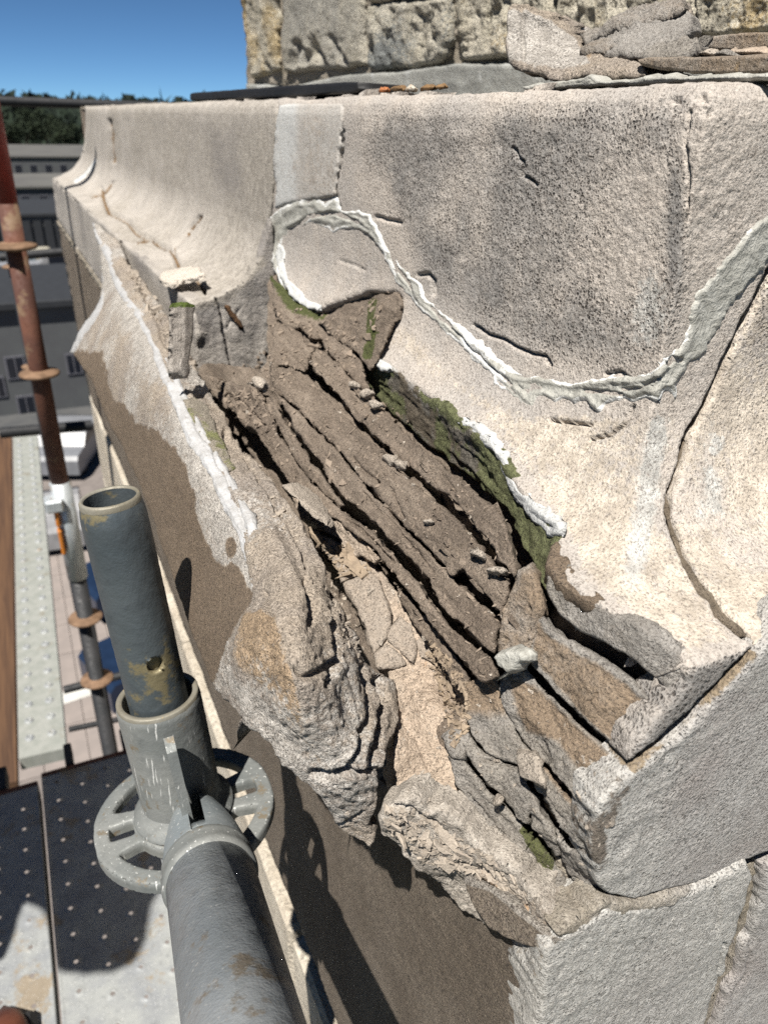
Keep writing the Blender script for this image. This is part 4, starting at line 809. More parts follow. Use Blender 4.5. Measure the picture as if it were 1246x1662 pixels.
patch('slab_body', sl_poly, SL, M['slab'], slab, 2.5, 1.6, sl_disp, sl_mask, .018, None,
      [([(498, 938), (506, 962), (516, 985), (512, 1004)], 9, .008, 2), ([(545, 985), (550, 1020), (552, 1060), (546, 1095), (536, 1112)], 6, .008, 2), ([(594, 1080), (602, 1120), (600, 1165), (588, 1205), (566, 1250), (548, 1262)], 6, .008, 2), ([(616, 1100), (624, 1140), (618, 1200), (606, 1240)], 7, .010, 2),
       ([(430, 962), (436, 980), (438, 1000)], 4, .004, 1), ([(505, 1258), (530, 1262), (560, 1252), (590, 1256), (615, 1250)], 7, .006, 2), ([(480, 1085), (500, 1100), (530, 1085), (552, 1070)], 8, .004, 3), ([(366, 700), (396, 742), (430, 790), (470, 850), (505, 915)], 4, .005, 3), ([(540, 930), (556, 975), (580, 1025), (600, 1070)], 4, .004, 3),
       ([(330, 605), (352, 640), (372, 672), (386, 700)], 8, .008, 2), ([(210, 440), (235, 480), (255, 520), (270, 560)], 5, .006, 3), ([(590, 1320), (560, 1340), (545, 1345)], 3, .003, 2)], seed=70, edge=(6, .003))
# moss on the shoulder, lifted flake
patch('mossy_shoulder', [(296, 648), (316, 642), (330, 650), (345, 672), (356, 700), (372, 735), (384, 760), (372, 762), (354, 742), (334, 712), (312, 682)], shift(SL, -.003), M['mossy2'], slab, 2.2, 2, d_broken(.002, .001, 2), lambda P, u, v, sd: (0*u, 0*u, .38+.9*nz(P, 50, 3)+.2*sstep(345, 360, u)), .012, seed=71, edge=(5, .002))
# white sealant smeared down the old crack line
seal2 = [(150, 360), (156, 372), (164, 382), (176, 398), (186, 420), (192, 445), (206, 468), (226, 494), (238, 512), (250, 538), (264, 566), (274, 584), (290, 606), (304, 640), (316, 668), (334, 694), (352, 724), (366, 752), (386, 790), (400, 816), (414, 842), (418, 880), (415, 930), (411, 962), (402, 938), (394, 900), (384, 866), (366, 832), (350, 800), (336, 768), (322, 744), (304, 722), (294, 694), (284, 668), (272, 640), (262, 616), (252, 588), (240, 556), (226, 528), (208, 500), (190, 474), (178, 446), (168, 412), (158, 392)]
patch('sealant_smear', seal2, shift(SL, -.0022), M['paint2'], slab, 2.0, 3.2, seal_disp(12, .0022), None, .004, edge=(3, .001), seed=72,
      cracks=[([(300, 650), (325, 700), (350, 745), (380, 800), (400, 860)], 3, .002, 3), ([(230, 510), (262, 572), (280, 618)], 3, .002, 2)])
patch('sealant_smear', [(160, 430), (163, 450), (164, 470), (158, 492), (146, 514), (130, 534), (118, 556), (112, 572), (120, 574), (128, 560), (142, 540), (158, 516), (168, 494), (170, 464), (166, 440)], shift(SL, -.002), M['paint2'], slab, 2.2, 2.0, seal_disp(4, .002), None, .004, edge=(3, .001), seed=73)

# the stick-like shard standing in the crack
sh = PL([(278, 500, 'Y', .455), (302, 500, 'Y', .47), (284, 610, 'Y', .43)])
shard = patch('stone_shard', [(276, 499), (281, 492), (290, 494), (296, 498), (294, 520), (292, 548), (290, 570), (286, 590), (289, 606), (284, 616), (276, 612), (273, 596), (275, 570), (276, 540)], sh, M['shard'], None, 1.8, 1.0, d_broken(.0006, .0004, 2), lambda P, u, v, sd: (0*u, 0*u, sstep(504, 496, v)*.8), .012, (.85, .35, -.1), seed=74, edge=(3, .001), cap=True)
tag(shard, 'thin upright grey stone shard with mossy tip beside the white sealant line', 'stone shard')
# ------------------------------------------------------------------ rubble parapet behind the cornice top
rub = thing('rubble_parapet', 'rough pale rubble stone wall rising behind the cornice top', 'wall')
RW = plane_hit((.40, 0, 0), (1, 0, 0)); RWb = plane_hit((.412, 0, 0), (1, 0, 0))
def r_disp(a, s, sc=14): return lambda P, u, v, sd: ridge(P*sc, 5, s)*a+fbm(P*60, 4, s+2)*a*.35-a*.8*sstep(.15, .6, nz(P, 30, s+8))
def rmask(r=.0, gq=.0, b=0., s=0): return lambda P, u, v, sd: (r+.5*nz(P, 14, s), gq+.6*nz(P, 16, s+1), b+.5*nz(P, 12, s+2))
patch('wall_mortar', [(397, -120), (1330, -120), (1330, 92), (1100, 100), (830, 112), (640, 126), (470, 142), (404, 140), (400, 60)], RWb, M['slabmortar'], rub, 5, 1.2, d_broken(.006, .002, 3), None, .03, edge=(0, 0), seed=80)
def rst(poly, a, s, m, off=0.0, **k): return patch('stone', poly, shift(RW, off), M['rubble'], rub, 2.8, 2.2, r_disp(a, s), m, .02, None, edge=(8, .008), seed=80+s, **k)
rst([(396, -120), (450, -120), (448, -30), (448, 60), (452, 112), (436, 120), (406, 128), (400, 90), (394, 40), (392, 0)], .010, 1, rmask(.1, .4, 0, 1))
rst([(454, -90), (588, -90), (586, 0), (587, 60), (592, 104), (560, 112), (520, 112), (480, 118), (458, 116), (454, 60), (452, 0)], .006, 2, rmask(.6, .1, 0, 2), cracks=[([(475, 105), (482, 72), (495, 100), (512, 75), (525, 108)], 9, .010, 2), ([(538, 60), (552, 88), (560, 102)], 7, .008, 2)])
rst([(592, 10), (620, 2), (660, 3), (728, -4), (730, 60), (724, 92), (700, 104), (672, 112), (640, 108), (612, 116), (596, 108), (590, 60)], .009, 3, rmask(.3, -.2, .45, 3))
rst([(592, -120), (728, -120), (728, -8), (660, -4), (594, 4)], .007, 4, rmask(.2, .2, .1, 4))
rst([(736, -40), (820, -40), (900, -30), (905, 40), (900, 86), (850, 92), (800, 96), (760, 98), (738, 100), (734, 40)], .011, 5, rmask(-.1, .2, 0, 5))
rst([(906, -40), (1010, -40), (1120, -30), (1126, 30), (1120, 62), (1040, 90), (960, 92), (908, 88), (910, 30)], .012, 6, rmask(-.1, .1, .1, 6))
rst([(1130, -40), (1330, -40), (1330, 44), (1246, 50), (1190, 56), (1150, 58), (1132, 52)], .010, 7, rmask(0, .25, 0, 7), -.0)
rst([(736, -160), (1330, -160), (1330, -46), (736, -46)], .008, 8, rmask(0, .1, 0, 8))
patch('mortar_skirting', [(400, 136), (470, 141), (560, 122), (640, 118), (740, 104), (830, 106), (900, 100), (1100, 96), (1330, 60), (1330, 150), (900, 165), (560, 175), (400, 178)], plane_hit((.385, 0, 0), (1, 0, 0)), M['skirt'], rub, 4, 1.5, d_broken(.002, .001, 6), lambda P, u, v, sd: (sstep(.15, .35, nz(P, 30, 4)), 0*u, 0*u), .02, edge=(3, .001), seed=90)
MB().box((.147, .147, .188), (.40, 3.05, .1965), .002).box((.147, .147, .188), (3.0, .40, .196), .002).box((.43, .10, .19), (.9, 1.84, .9)).build('wall_core', M['slabmortar'], rub)

# black rubber strip lying on the edge
bar = patch('rubber_strip', [(308, 152), (318, 150), (400, 144), (480, 138), (560, 133), (580, 133), (582, 146), (574, 151), (500, 156), (420, 160), (330, 164), (312, 164), (307, 160)], pts_plane(at(308, 158, X=.125), at(580, 142, X=.15), at(580, 142, X=.15)+np.array([0, 0, .1])), M['rubber'], None, 2.4, .5, None, None, .05, (.96, .1, -.02), seed=91, edge=(3, .001), cap=True, srough=0)
tag(bar, 'black rubber strip lying on the cornice top edge before the parapet', 'rubber strip')
# sealant along the top edge
tse = patch('top_edge_sealant', [(842, 140), (870, 136), (900, 134), (930, 129), (944, 127), (957, 120), (968, 127), (990, 131), (1015, 129), (1040, 125), (1065, 121), (1100, 123), (1150, 121), (1200, 120), (1260, 118), (1340, 114), (1340, 128), (1250, 131), (1180, 132), (1100, 134), (1050, 136), (1000, 138), (940, 141), (890, 145), (850, 146)], plane_hit((.135, 0, .2), (1, 0, 0)), M['putty'], cornice, 2.2, 1.8, seal_disp(31, .004), None, .03, edge=(4, .001), seed=92)

# the big broken lump parked on the cornice top
lump = thing('broken_cornice_fragment', 'large broken fragment with pale tan bowl and grey split sheets, resting on the cornice top', 'stone fragment')
LF = TPS([(823, 10, 'X', .165), (823, 100, 'X', .150), (850, 8, 'X', .170), (940, 70, 'X', .200), (970, 92, 'X', .165), (1046, 112, 'X', .15), (900, 115, 'X', .145), (990, 121, 'X', .145)])
patch('fragment_body', [(823, 12), (831, 7), (846, 8), (858, 12), (878, 26), (890, 32), (904, 40), (918, 46), (930, 54), (940, 68), (944, 84), (968, 90), (1000, 96), (1036, 100), (1048, 112), (1050, 122), (990, 122), (940, 120), (900, 118), (850, 114), (834, 108), (824, 98), (820, 80), (821, 40)], LF, M['slab'], lump, 2.2, 1.6, d_broken(.0035, .0012, 7),
      lambda P, u, v, sd: (0*u, sstep(-6, 10, psd(u, v, [(860, 80), (920, 72), (970, 92), (960, 104), (880, 102)]))*.7, sstep(-8, 10, psd(u, v, [(848, 16), (930, 60), (960, 108), (870, 112), (824, 100), (822, 20)]))*1.0), .05, (.9, .4, 0), [([(842, 22), (860, 34), (890, 48), (905, 60)], 4, .003, 2), ([(846, 12), (848, 60), (850, 100)], 4, .003, 1)], seed=93, edge=(5, .003), rings=4, srough=.004, cap=True)
LB = TPS([(941, 47, 'X', .21), (1104, -2, 'X', .215), (1126, 34, 'X', .20), (940, 84, 'X', .18), (1040, 90, 'X', .16), (1110, 92, 'X', .155), (1135, 70, 'X', .175)])
gm = lambda r: (lambda P, u, v, sd: (r+.3*nz(P, 30, 3), .1+.4*sstep(.2, .5, nz(P, 26, 5)), 0*u))
def lsheet(poly, off, s, r, **k): return patch('split_sheet', poly, shift(LB, off), M['greyrock'], lump, 2.2, 1.6, d_flaky(.003, 4, .001, (40, 20, 40), s), gm(r), .03, (.8, .6, 0), seed=s, edge=(5, .003), cap=True, **k)
lsheet([(938, 50), (960, 40), (1004, 24), (1034, 12), (1064, 2), (1104, -8), (1112, 4), (1090, 12), (1052, 24), (1010, 42), (976, 58), (944, 66)], -.012, 94, .3)
lsheet([(950, 64), (976, 56), (1010, 40), (1056, 22), (1092, 10), (1110, 6), (1122, 14), (1126, 34), (1110, 46), (1084, 60), (1060, 74), (1040, 86), (990, 90), (950, 88), (934, 82)], 0, 95, -.2, cracks=[([(1035, 80), (1060, 66), (1085, 50)], 4, .003, 2)])
lsheet([(940, 76), (960, 70), (985, 58), (998, 60), (1000, 68), (975, 80), (950, 88), (938, 86)], -.012, 96, .35)
lsheet([(1038, 86), (1062, 74), (1088, 60), (1112, 46), (1130, 58), (1136, 74), (1128, 86), (1100, 94), (1060, 98), (1040, 98)], -.008, 97, -.3)
def single(name, poly, h, mat, label, cat, th=.02, td=(.8, .5, 0), s=100, dp=None, mk=None, rough=1.3, st=2.2, group=None, edge=(5, .002), **k):
    o = patch(name, poly, h, M[mat], None, st, rough, dp or d_broken(.0018, .0009, s), mk, th, td, seed=s, edge=edge, cap=True, **k)
    return tag(o, label, cat, group)
single('flat_stone_sheet', [(1031, 97), (1050, 93), (1094, 92), (1161, 92), (1250, 89), (1340, 86), (1340, 112), (1250, 119), (1180, 121), (1120, 120), (1070, 114), (1040, 106)], plane_hit((.145, 0, .2), (1, 0, 0)), 'greyrock', 'flat dark brown stone sheet on the cornice top, right of the big fragment', 'stone sheet', .06, (1, .1, .05), 101, mk=gm(.55))
single('far_stone_sheet', [(1137, 60), (1180, 55), (1240, 52), (1340, 48), (1340, 84), (1200, 84), (1140, 80)], plane_hit((.26, 0, .2), (1, 0, 0)), 'greyrock', 'brown stone sheet behind the cream pebbles, against the parapet at the right edge', 'stone sheet', .05, (1, .1, 0), 102, mk=gm(.55))
single('stone_pebble', [(1126, 92), (1132, 82), (1142, 77), (1152, 80), (1156, 88), (1150, 93)], plane_hit((.165, 0, .2), (1, 0, 0)), 'chip', 'round cream pebble on the flat brown sheet, left of the grey one', 'pebble', .012, s=103, edge=(7, .005), st=1.8)
single('stone_pebble', [(1150, 92), (1156, 83), (1166, 79), (1175, 84), (1180, 92)], plane_hit((.158, 0, .2), (1, 0, 0)), 'greyrock', 'dark grey pebble between the cream pebble and the long tan crumb', 'pebble', .012, s=104, edge=(7, .005), st=1.8)
single('stone_crumb', [(1170, 86), (1180, 78), (1205, 77), (1236, 78), (1245, 84), (1240, 91), (1200, 90), (1176, 90)], plane_hit((.170, 0, .2), (1, 0, 0)), 'bed', 'long tan crumb of stone lying on the flat sheet near the right edge', 'stone fragment', .012, s=105, edge=(7, .005), st=1.8)
for k, (x, y, wd, hh, mt) in enumerate([(618, 146, 12, 7, 'leafo'), (640, 144, 20, 8, 'leaf'), (662, 145, 14, 8, 'leafp'), (690, 142, 24, 6, 'leaf'), (712, 141, 12, 5, 'leaf')]):
    lab = ['small orange dry leaf, leftmost of the leaf litter on the cornice top', 'curled brown dry leaf right beside the orange one on the cornice top', 'pale grey curled leaf in the middle of the leaf litter', 'long flat brown leaf right of the pale one on the cornice top', 'smallest brown leaf, rightmost of the litter on the cornice top'][k]
    single('dry_leaf', [(x-wd/2, y+1), (x-wd/4, y-hh*.5), (x+wd*.2, y-hh*.6), (x+wd/2, y-1), (x+wd*.3, y+hh*.5), (x-wd*.2, y+hh*.6)], plane_hit((.130+.002*k, 0, .2), (1, 0, 0)), mt, lab, 'dry leaf', .006, s=110+k, edge=(3, .002), st=1.5, group='dry leaves on the cornice top', dp=d_broken(.001, .0006, k))
# loose chips lying on the stone
single('stone_flake', [(258, 448), (262, 440), (285, 434), (312, 430), (324, 430), (327, 438), (334, 442), (318, 446), (300, 449), (280, 457), (266, 455)], PL([(260, 448, 'Z', .016), (330, 440, 'Z', .024), (290, 432, 'Z', .022)]), 'paleflake', 'pale flat stone flake lying on the ledge of the left cornice block beside a crack', 'stone flake', .005, (0, 0, -1), 120)
single('stone_chip', [(838, 1224), (846, 1219), (858, 1222), (866, 1224), (872, 1240), (876, 1258), (880, 1278), (868, 1274), (856, 1268), (842, 1262), (840, 1244)], shift(RT, -.012), 'chip', 'square cream stone chip lodged between the grey split layers near the corner', 'stone chip', .008, (.5, .5, -.5), 121)
single('stone_chip', [(822, 1424), (830, 1419), (842, 1424), (856, 1434), (868, 1446), (876, 1462), (880, 1480), (866, 1474), (852, 1462), (836, 1452), (824, 1440)], shift(RT, -.016), 'chip', 'long cream stone chip lying on the broken rim, just above the brown flake', 'stone chip', .006, (.5, .5, -.5), 122)
single('stone_chip', [(797, 1306), (800, 1298), (808, 1294), (815, 1300), (812, 1308), (804, 1312)], shift(RT, -.010), 'chip', 'tiny cream crumb on the olive layer, left of the square chip', 'stone chip', .005, (.5, .5, -.5), 123, st=1.6)
single('sealant_lump', [(793, 1066), (802, 1058), (822, 1052), (846, 1056), (856, 1064), (854, 1076), (842, 1080), (836, 1092), (822, 1098), (812, 1090), (800, 1084)], shift(RT, -.016), 'putty', 'grey sealant lump with a cream blob on the rock neck in the cavity', 'sealant lump', .012, (.5, .5, -.5), 124, edge=(9, .006))
single('stone_flake', [(461, 782), (480, 782), (500, 790), (516, 802), (526, 822), (540, 846), (532, 850), (512, 838), (492, 816), (474, 798)], PL([(461, 782, 'X', -.026), (540, 846, 'X', -.012), (500, 790, 'X', -.004)]), 'chip', 'long pale curved flake lying between the slab and the brown layers', 'stone flake', .004, (.6, .3, -.6), 125)
single('stone_crumb', [(406, 618), (410, 609), (419, 609), (424, 617), (421, 628), (412, 630)], shift(B0, -.016), 'chip', 'white crumb of stone at the foot of the broken end face', 'stone fragment', .008, (.5, .5, -.5), 126, edge=(6, .004), st=1.6)
for k, (x, y, r, lab) in enumerate([(572, 620, 7, 'cream crumb at the upper end of the gap below the moss'), (590, 634, 9, 'cream crumb next down the gap below the moss'), (604, 652, 8, 'tan crumb at the lower end of the cluster below the moss'), (628, 742, 10, 'tan crumb lying on the lower edge of the second brown layer'), (645, 750, 8, 'small tan crumb beside the gap in the middle of the cavity'),
        (772, 898, 10, 'curled cream flake near the lower end of the top brown layer'), (802, 925, 12, 'cream flake where the top brown layer meets the grey neck'), (690, 845, 7, 'tiny tan crumb in the middle of the brown layers'), (923, 916, 5, 'small dark round grit grain on the brown strip at the lip of the light stone')]):
    P_ = [(x+r*math.cos(a)*(1.2+.3*math.sin(3*a+k)), y+r*math.sin(a)*(.75+.2*math.cos(2*a+k))) for a in np.linspace(0, 2*np.pi, 8)[:-1]]
    single('stone_crumb', P_, shift(body, -.002) if k == 8 else shift(B0, -.011), 'greyrock' if k == 8 else 'chip', lab, 'stone fragment', .005, (.5, .5, -.5), 130+k, edge=(5, .003), st=1.5)
# ------------------------------------------------------------------ crumbs and flakes too many and too small to count, resting on the broken surfaces
from mathutils.bvhtree import BVHTree
def bvh_of(names):
    V = []; Fc = []
    for o in bpy.data.objects:
        if o.type == 'MESH' and o.name.split('.')[0] in names:
            n0 = len(V); V += [tuple(v.co) for v in o.data.vertices]; Fc += [tuple(i+n0 for i in p.vertices) for p in o.data.polygons]
    return BVHTree.FromPolygons(V, Fc)
TREE = bvh_of({'rock_layer', 'loose_plate', 'rock_back', 'broken_rim', 'slab_body', 'corner_stone', 'stone_block', 'broken_end_face', 'mossy_face', 'mortar_fill', 'mossy_shoulder'})
def pin(poly, n, rs_):
    p = np.array(poly, float); out = []
    while len(out) < n:
        q = rs_.uniform(p.min(0), p.max(0), (n*2, 2)); s_ = psd(q[:, 0], q[:, 1], poly); out += [tuple(x) for x in q[s_ > 0]]
    return out[:n]
def scatter(name, poly, n, size, mat, parent, seed, flat=.35, long=1.6):
    rs_ = np.random.default_rng(seed); V = []; Fc = []
    for (u, v) in pin(poly, n, rs_):
        d = ray(u, v); d /= np.linalg.norm(d); loc_, nn, fi, di = TREE.ray_cast(Vector(C), Vector(d))
        if loc_ is None or di > 1.2: continue
        P = np.array(loc_); N = np.array(nn); N = -N if N@d > 0 else N
        r = size*rs_.lognormal(0, .45)*di*1.05/F
        a = rs_.normal(size=3); a -= N*(a@N); a /= np.linalg.norm(a)+1e-9; N2 = N+a*rs_.normal()*.35; N2 /= np.linalg.norm(N2); a -= N2*(a@N2); a /= np.linalg.norm(a); b_ = np.cross(N2, a)
        k = rs_.integers(4, 7); ang = np.sort(rs_.uniform(0, 2*np.pi, k)); lg = rs_.uniform(1, long); n0 = len(V); th = r*rs_.uniform(.5, 1.2)*flat
        for sgn in (-.3, 1.0):
            for q in ang:
                rr_ = r*rs_.uniform(.75, 1.1); V.append(tuple(P+a*math.cos(q)*rr_*lg+b_*math.sin(q)*rr_/lg**.5+N2*th*sgn))
        Fc.append(tuple(range(n0+k, n0+2*k))); Fc.append(tuple(range(n0, n0+k))[::-1])
        for i in range(k): j = (i+1) % k; Fc.append((n0+i, n0+j, n0+k+j, n0+k+i))
    o = mesh(name, V, Fc, M[mat], parent, None, False); o['kind'] = 'stuff'; return o
CAV = [(345, 625), (440, 560), (520, 560), (620, 640), (830, 850), (850, 1000), (800, 1100), (740, 1120), (600, 900), (480, 780), (380, 690)]
scatter('stone_crumbs', CAV, 460, 2.4, 'strata_crumb', cornice, 1, .4, 2.2)
scatter('stone_crumbs', [(438, 500), (540, 500), (600, 600), (560, 640), (500, 600), (440, 640)], 200, 2.8, 'strata_crumb', cornice, 12, .45, 1.8)
scatter('stone_crumbs', CAV, 500, 1.9, 'strata_crumb', cornice, 13, .5, 1.5)
scatter('stone_crumbs', CAV, 50, 2.3, 'chip', cornice, 2, .5, 1.8)
scatter('stone_crumbs', [(700, 1040), (760, 1100), (762, 1180), (735, 1215), (715, 1120), (690, 1060)], 330, 3.0, 'tan_crumb', cornice, 3, .5, 1.5)
scatter('stone_crumbs', [(560, 930), (640, 960), (700, 1050), (740, 1200), (720, 1350), (650, 1280), (640, 1100)], 90, 2.2, 'chip', cornice, 4)
scatter('stone_crumbs', [(622, 1306), (690, 1320), (800, 1395), (880, 1480), (840, 1460), (760, 1420), (690, 1400), (630, 1350)], 420, 3.4, 'rim_crumb', cornice, 5, .4, 1.8)
scatter('stone_crumbs', [(720, 1180), (870, 1080), (1000, 1260), (960, 1440), (900, 1440), (780, 1290)], 90, 2.6, 'chip', cornice, 6)
scatter('stone_crumbs', [(500, 860), (560, 890), (600, 930), (560, 940), (520, 900)], 120, 3.6, 'tan_crumb', cornice, 7, .3, 2.4)
scatter('stone_crumbs', [(340, 610), (430, 640), (450, 690), (400, 700), (350, 650)], 150, 3.2, 'strata_crumb', cornice, 8, .4, 2)
scatter('stone_crumbs', [(190, 395), (245, 470), (330, 610), (300, 600), (240, 510)], 160, 2.4, 'rim_crumb', slab, 9, .6, 1.8)
scatter('stone_crumbs', [(380, 690), (450, 800), (560, 960), (600, 1080), (570, 1060), (440, 830)], 170, 2.4, 'rim_crumb', slab, 10, .5, 1.8)
scatter('stone_crumbs', [(640, 470), (580, 590), (540, 540), (600, 480)], 70, 2.6, 'strata_crumb', cornice, 11, .4, 1.8)

# larger thin flakes standing off the layers, one object each
def flakes(poly, n, size, mat, parent, seed, T=(0, -1, -.25)):
    rs_ = np.random.default_rng(seed); T = np.array(T, float)
    for (u, v) in pin(poly, n, rs_):
        d = ray(u, v); d /= np.linalg.norm(d); loc_, nn, fi, di = TREE.ray_cast(Vector(C), Vector(d))
        if loc_ is None or di > 1.0: continue
        P = np.array(loc_); N = np.array(nn); N = -N if N@d > 0 else N
        vv = -d; N = N*.5+vv*.5+rs_.normal(size=3)*.16; N /= np.linalg.norm(N)
        a = T-N*(T@N)+rs_.normal(size=3)*.12; a -= N*(a@N); a /= np.linalg.norm(a); b_ = np.cross(N, a)
        r = size*rs_.lognormal(0, .4)*di/F; lg = rs_.uniform(1.6, 3.4); k = int(rs_.integers(9, 14)); ang = np.sort(rs_.uniform(0, 2*np.pi, k)+0); V = []; Fc = []
        th = .0006+.0010*rs_.uniform(); wob = rs_.uniform(.7, 1.15, k); bend = rs_.normal(size=k)*r*.05
        for sgn in (-1.2, 1.0):
            for q in range(k): V.append(tuple(P+a*math.cos(ang[q])*r*lg*wob[q]+b_*math.sin(ang[q])*r*.62*wob[q]+N*(th*sgn+bend[q])))
        V.append(tuple(P+N*(th*1.2))); c_ = len(V)-1
        for i in range(k): j = (i+1) % k; Fc.append((i, j, k+j, k+i)); Fc.append((k+i, k+j, c_))
        Fc.append(tuple(range(k))[::-1])
        o = mesh('rock_flake', V, Fc, M[mat], parent, np.zeros((len(V), 3)), False)
flakes(CAV, 40, 5.5, 'strata', cornice, 21)
flakes([(440, 520), (520, 560), (600, 640), (560, 700), (450, 640)], 14, 5, 'strata', cornice, 22)
flakes([(622, 1306), (700, 1325), (800, 1395), (870, 1460), (760, 1420), (640, 1350)], 26, 5.5, 'rim_crumb', cornice, 23, (.2, -1, -.6))
flakes([(500, 860), (560, 880), (610, 930), (560, 940), (510, 900)], 14, 7, 'tan_crumb', cornice, 24)
# ------------------------------------------------------------------ near scaffold: spigot, sleeve, rosette, ledger
std = thing('scaffold_standard', 'near grey scaffold post with open top, drilled hole and rosette disc', 'scaffold post')
PT = at(178, 806, t=.452); PR = at(300, 1312, t=.552)
ax = (PR-PT); LA = np.linalg.norm(ax); ax /= LA                      # points down
x_, y_, _ = frame_from(-ax)
up_ = -ax
def onaxis(s): return PT+ax*s                                        # s metres below the top
def tube_wall(name, s0, s1, r0, mat, hole=None, r=None, n=96, dh=.0016, ri=None, top=None, parent=std):
    """tube wall with rounded lip and an optional drilled hole (angle, s, radius)"""
    m = int((s1-s0)/dh); ang = np.linspace(0, 2*np.pi, n, endpoint=False); S = np.linspace(s0, s1, m)
    A, SS = np.meshgrid(ang, S); rr = np.full(A.shape, r0)
    if top: rr = r0-top[0]*(1-np.clip((SS-s0)/top[1], 0, 1))**2.2
    rr = rr+.00012*vnoise(np.stack([A*6, SS*300, A*0], -1), 3)
    ok = np.ones(A.shape, bool)
    if hole:
        ha, hs, hr = hole; dx = ((A-ha+np.pi) % (2*np.pi)-np.pi)*r0; dy = SS-hs; q = np.hypot(dx, dy)
        sn = np.abs(q-hr) < .0014; f = hr/np.maximum(q, 1e-6)
        A = np.where(sn, A-dx/r0+dx*f/r0, A); SS = np.where(sn, hs+dy*f, SS); ok = ~((q < hr) & ~sn)
    V = PT+ax*SS[..., None]+(x_*np.cos(A)[..., None]+y_*np.sin(A)[..., None])*rr[..., None]
    idx = np.arange(m*n).reshape(m, n); Q = []
    a = idx[:-1]; b = np.roll(idx, -1, 1)[:-1]; c = np.roll(idx, -1, 1)[1:]; d = idx[1:]
    o = ok.ravel(); Q = np.stack([a, b, c, d], -1).reshape(-1, 4); Q = Q[o[Q].all(1)]
    V = V.reshape(-1, 3)
    if hole:  # wall of the drilled hole
        E = np.concatenate([Q[:, [0, 1]], Q[:, [1, 2]], Q[:, [2, 3]], Q[:, [3, 0]]]); key = np.minimum(E[:, 0], E[:, 1])*len(V)+np.maximum(E[:, 0], E[:, 1])
        _, inv, ct = np.unique(key, return_inverse=True, return_counts=True); B = E[ct[inv] == 1]
        B = B[(B[:, 0] >= n) & (B[:, 0] < (m-1)*n) & (B[:, 1] >= n) & (B[:, 1] < (m-1)*n)]
        k0 = len(V); cen = V[B[:, 0]]; 
        rad = cen-(PT+np.outer((cen-PT)@ax, ax)); inn = cen-rad/np.linalg.norm(rad, axis=1)[:, None]*.0035
        rad2 = V[B[:, 1]]-(PT+np.outer((V[B[:, 1]]-PT)@ax, ax)); inn2 = V[B[:, 1]]-rad2/np.linalg.norm(rad2, axis=1)[:, None]*.0035
        nb = len(B); V = np.concatenate([V, inn, inn2]); Q = np.concatenate([Q, np.stack([B[:, 1], B[:, 0], k0+np.arange(nb), k0+nb+np.arange(nb)], -1)])
    return mesh(name, V, (Q, np.zeros((0, 3), int)), M[mat], parent)
def ring(name, prof_, mat, parent=std, n=72, org=None, axis=None):
    b = MB(); b.lathe(PT if org is None else org, ax if axis is None else axis, prof_, n); return b.build(name, M[mat], parent, True)
rs = .0192
hp = ray(252, 1080); 
# angle of the hole: the side of the tube the pixel ray meets
def angle_at(u, v, r):
    d = ray(u, v); best = None
    for t in np.linspace(.40, .60, 400):
        P = C+d*t; q = (P-PT)-ax*((P-PT)@ax); rr = np.linalg.norm(q)
        if rr <= r: return math.atan2(q@y_, q@x_) % (2*np.pi), (P-PT)@ax
    return 0, .1
ha, hs = angle_at(253, 1080, rs)
tube_wall('spigot', .0035, .30, rs, 'spigot', (ha, hs, .0056), top=(.0016, .012))
ring('spigot_bore', [(.0150, .001), (.0152, .30)], 'spigot')
ring('spigot_rim', [(.0150, .0015), (.0154, .0002), (.0166, -.0004), (.0177, .0012), (.0178, .0040)], 'worn')
s_sl = (onaxis(.12)-PT)@ax
a0, sl0 = angle_at(262, 1168, .0275)
tube_wall('sleeve', sl0+.002, LA+.012, .0275, 'galv2', None, top=(.0008, .004))
ring('sleeve_rim', [(.0268, sl0+.0035), (.0268, sl0), (.0262, sl0-.0006), (.0232, sl0-.0004), (.0228, sl0+.0006), (.0226, sl0+.03)], 'worn')
ring('weld_collar', [(.0275, LA-.014), (.0300, LA-.008), (.0345, LA-.0048), (.0350, LA-.002)], 'galv2')
ring('lower_tube', [(.0242, LA+.008), (.0242, LA+1.45)], 'galv', n=40)
# rosette: disc with four wide and four narrow openings, cut through
RC = onaxis(LA); rx = x_; ry = y_
DY = at(392, 1662, t=.345)-RC; DYp = DY-ax*(DY@ax); DYp /= np.linalg.norm(DYp)
rx = DYp; ry = np.cross(up_, rx)
def disc_hit(h):
    def g(u, v):
        u = np.asarray(u, float); v = np.asarray(v, float)
        return RC+up_*h+(rx*(u/1000)[..., None]+ry*(v/1000)[..., None])
    return g
def wedge(a, r0, r1, w0, w1, n=5):
    p = []
    for k in range(n+1):
        t = a-w0+2*w0*k/n; p.append((r0*math.cos(t), r0*math.sin(t)))
    for k in range(n+1):
        t = a+w1-2*w1*k/n; p.append((r1*math.cos(t), r1*math.sin(t)))
    p = np.array(p); c = p.mean(0)
    for _ in range(1):          # rounded corners
        q = []; m = len(p)
        for i in range(m):
            q += [p[i]*.82+p[(i+1) % m]*.18, p[i]*.18+p[(i+1) % m]*.82]
        p = np.array(q)
    return p
RO = .0635*1000
holes = [wedge(k*np.pi/4, 36, 52.5, .20 if k % 2 == 0 else .33, .13 if k % 2 == 0 else .40) for k in range(8)]
outer = [(RO*math.cos(a)*(1-.012*(math.cos(4*a) > .8)), RO*math.sin(a)*(1-.012*(math.cos(4*a) > .8))) for a in np.linspace(0, 2*np.pi, 80, endpoint=False)]
patch('rosette', outer, disc_hit(0), M['galv2'], std, .9, 0, None, None, .0085, tuple(ax), holes=holes, cap=True, srough=0, edge=(2.0, .0008), rings=2, seed=140)
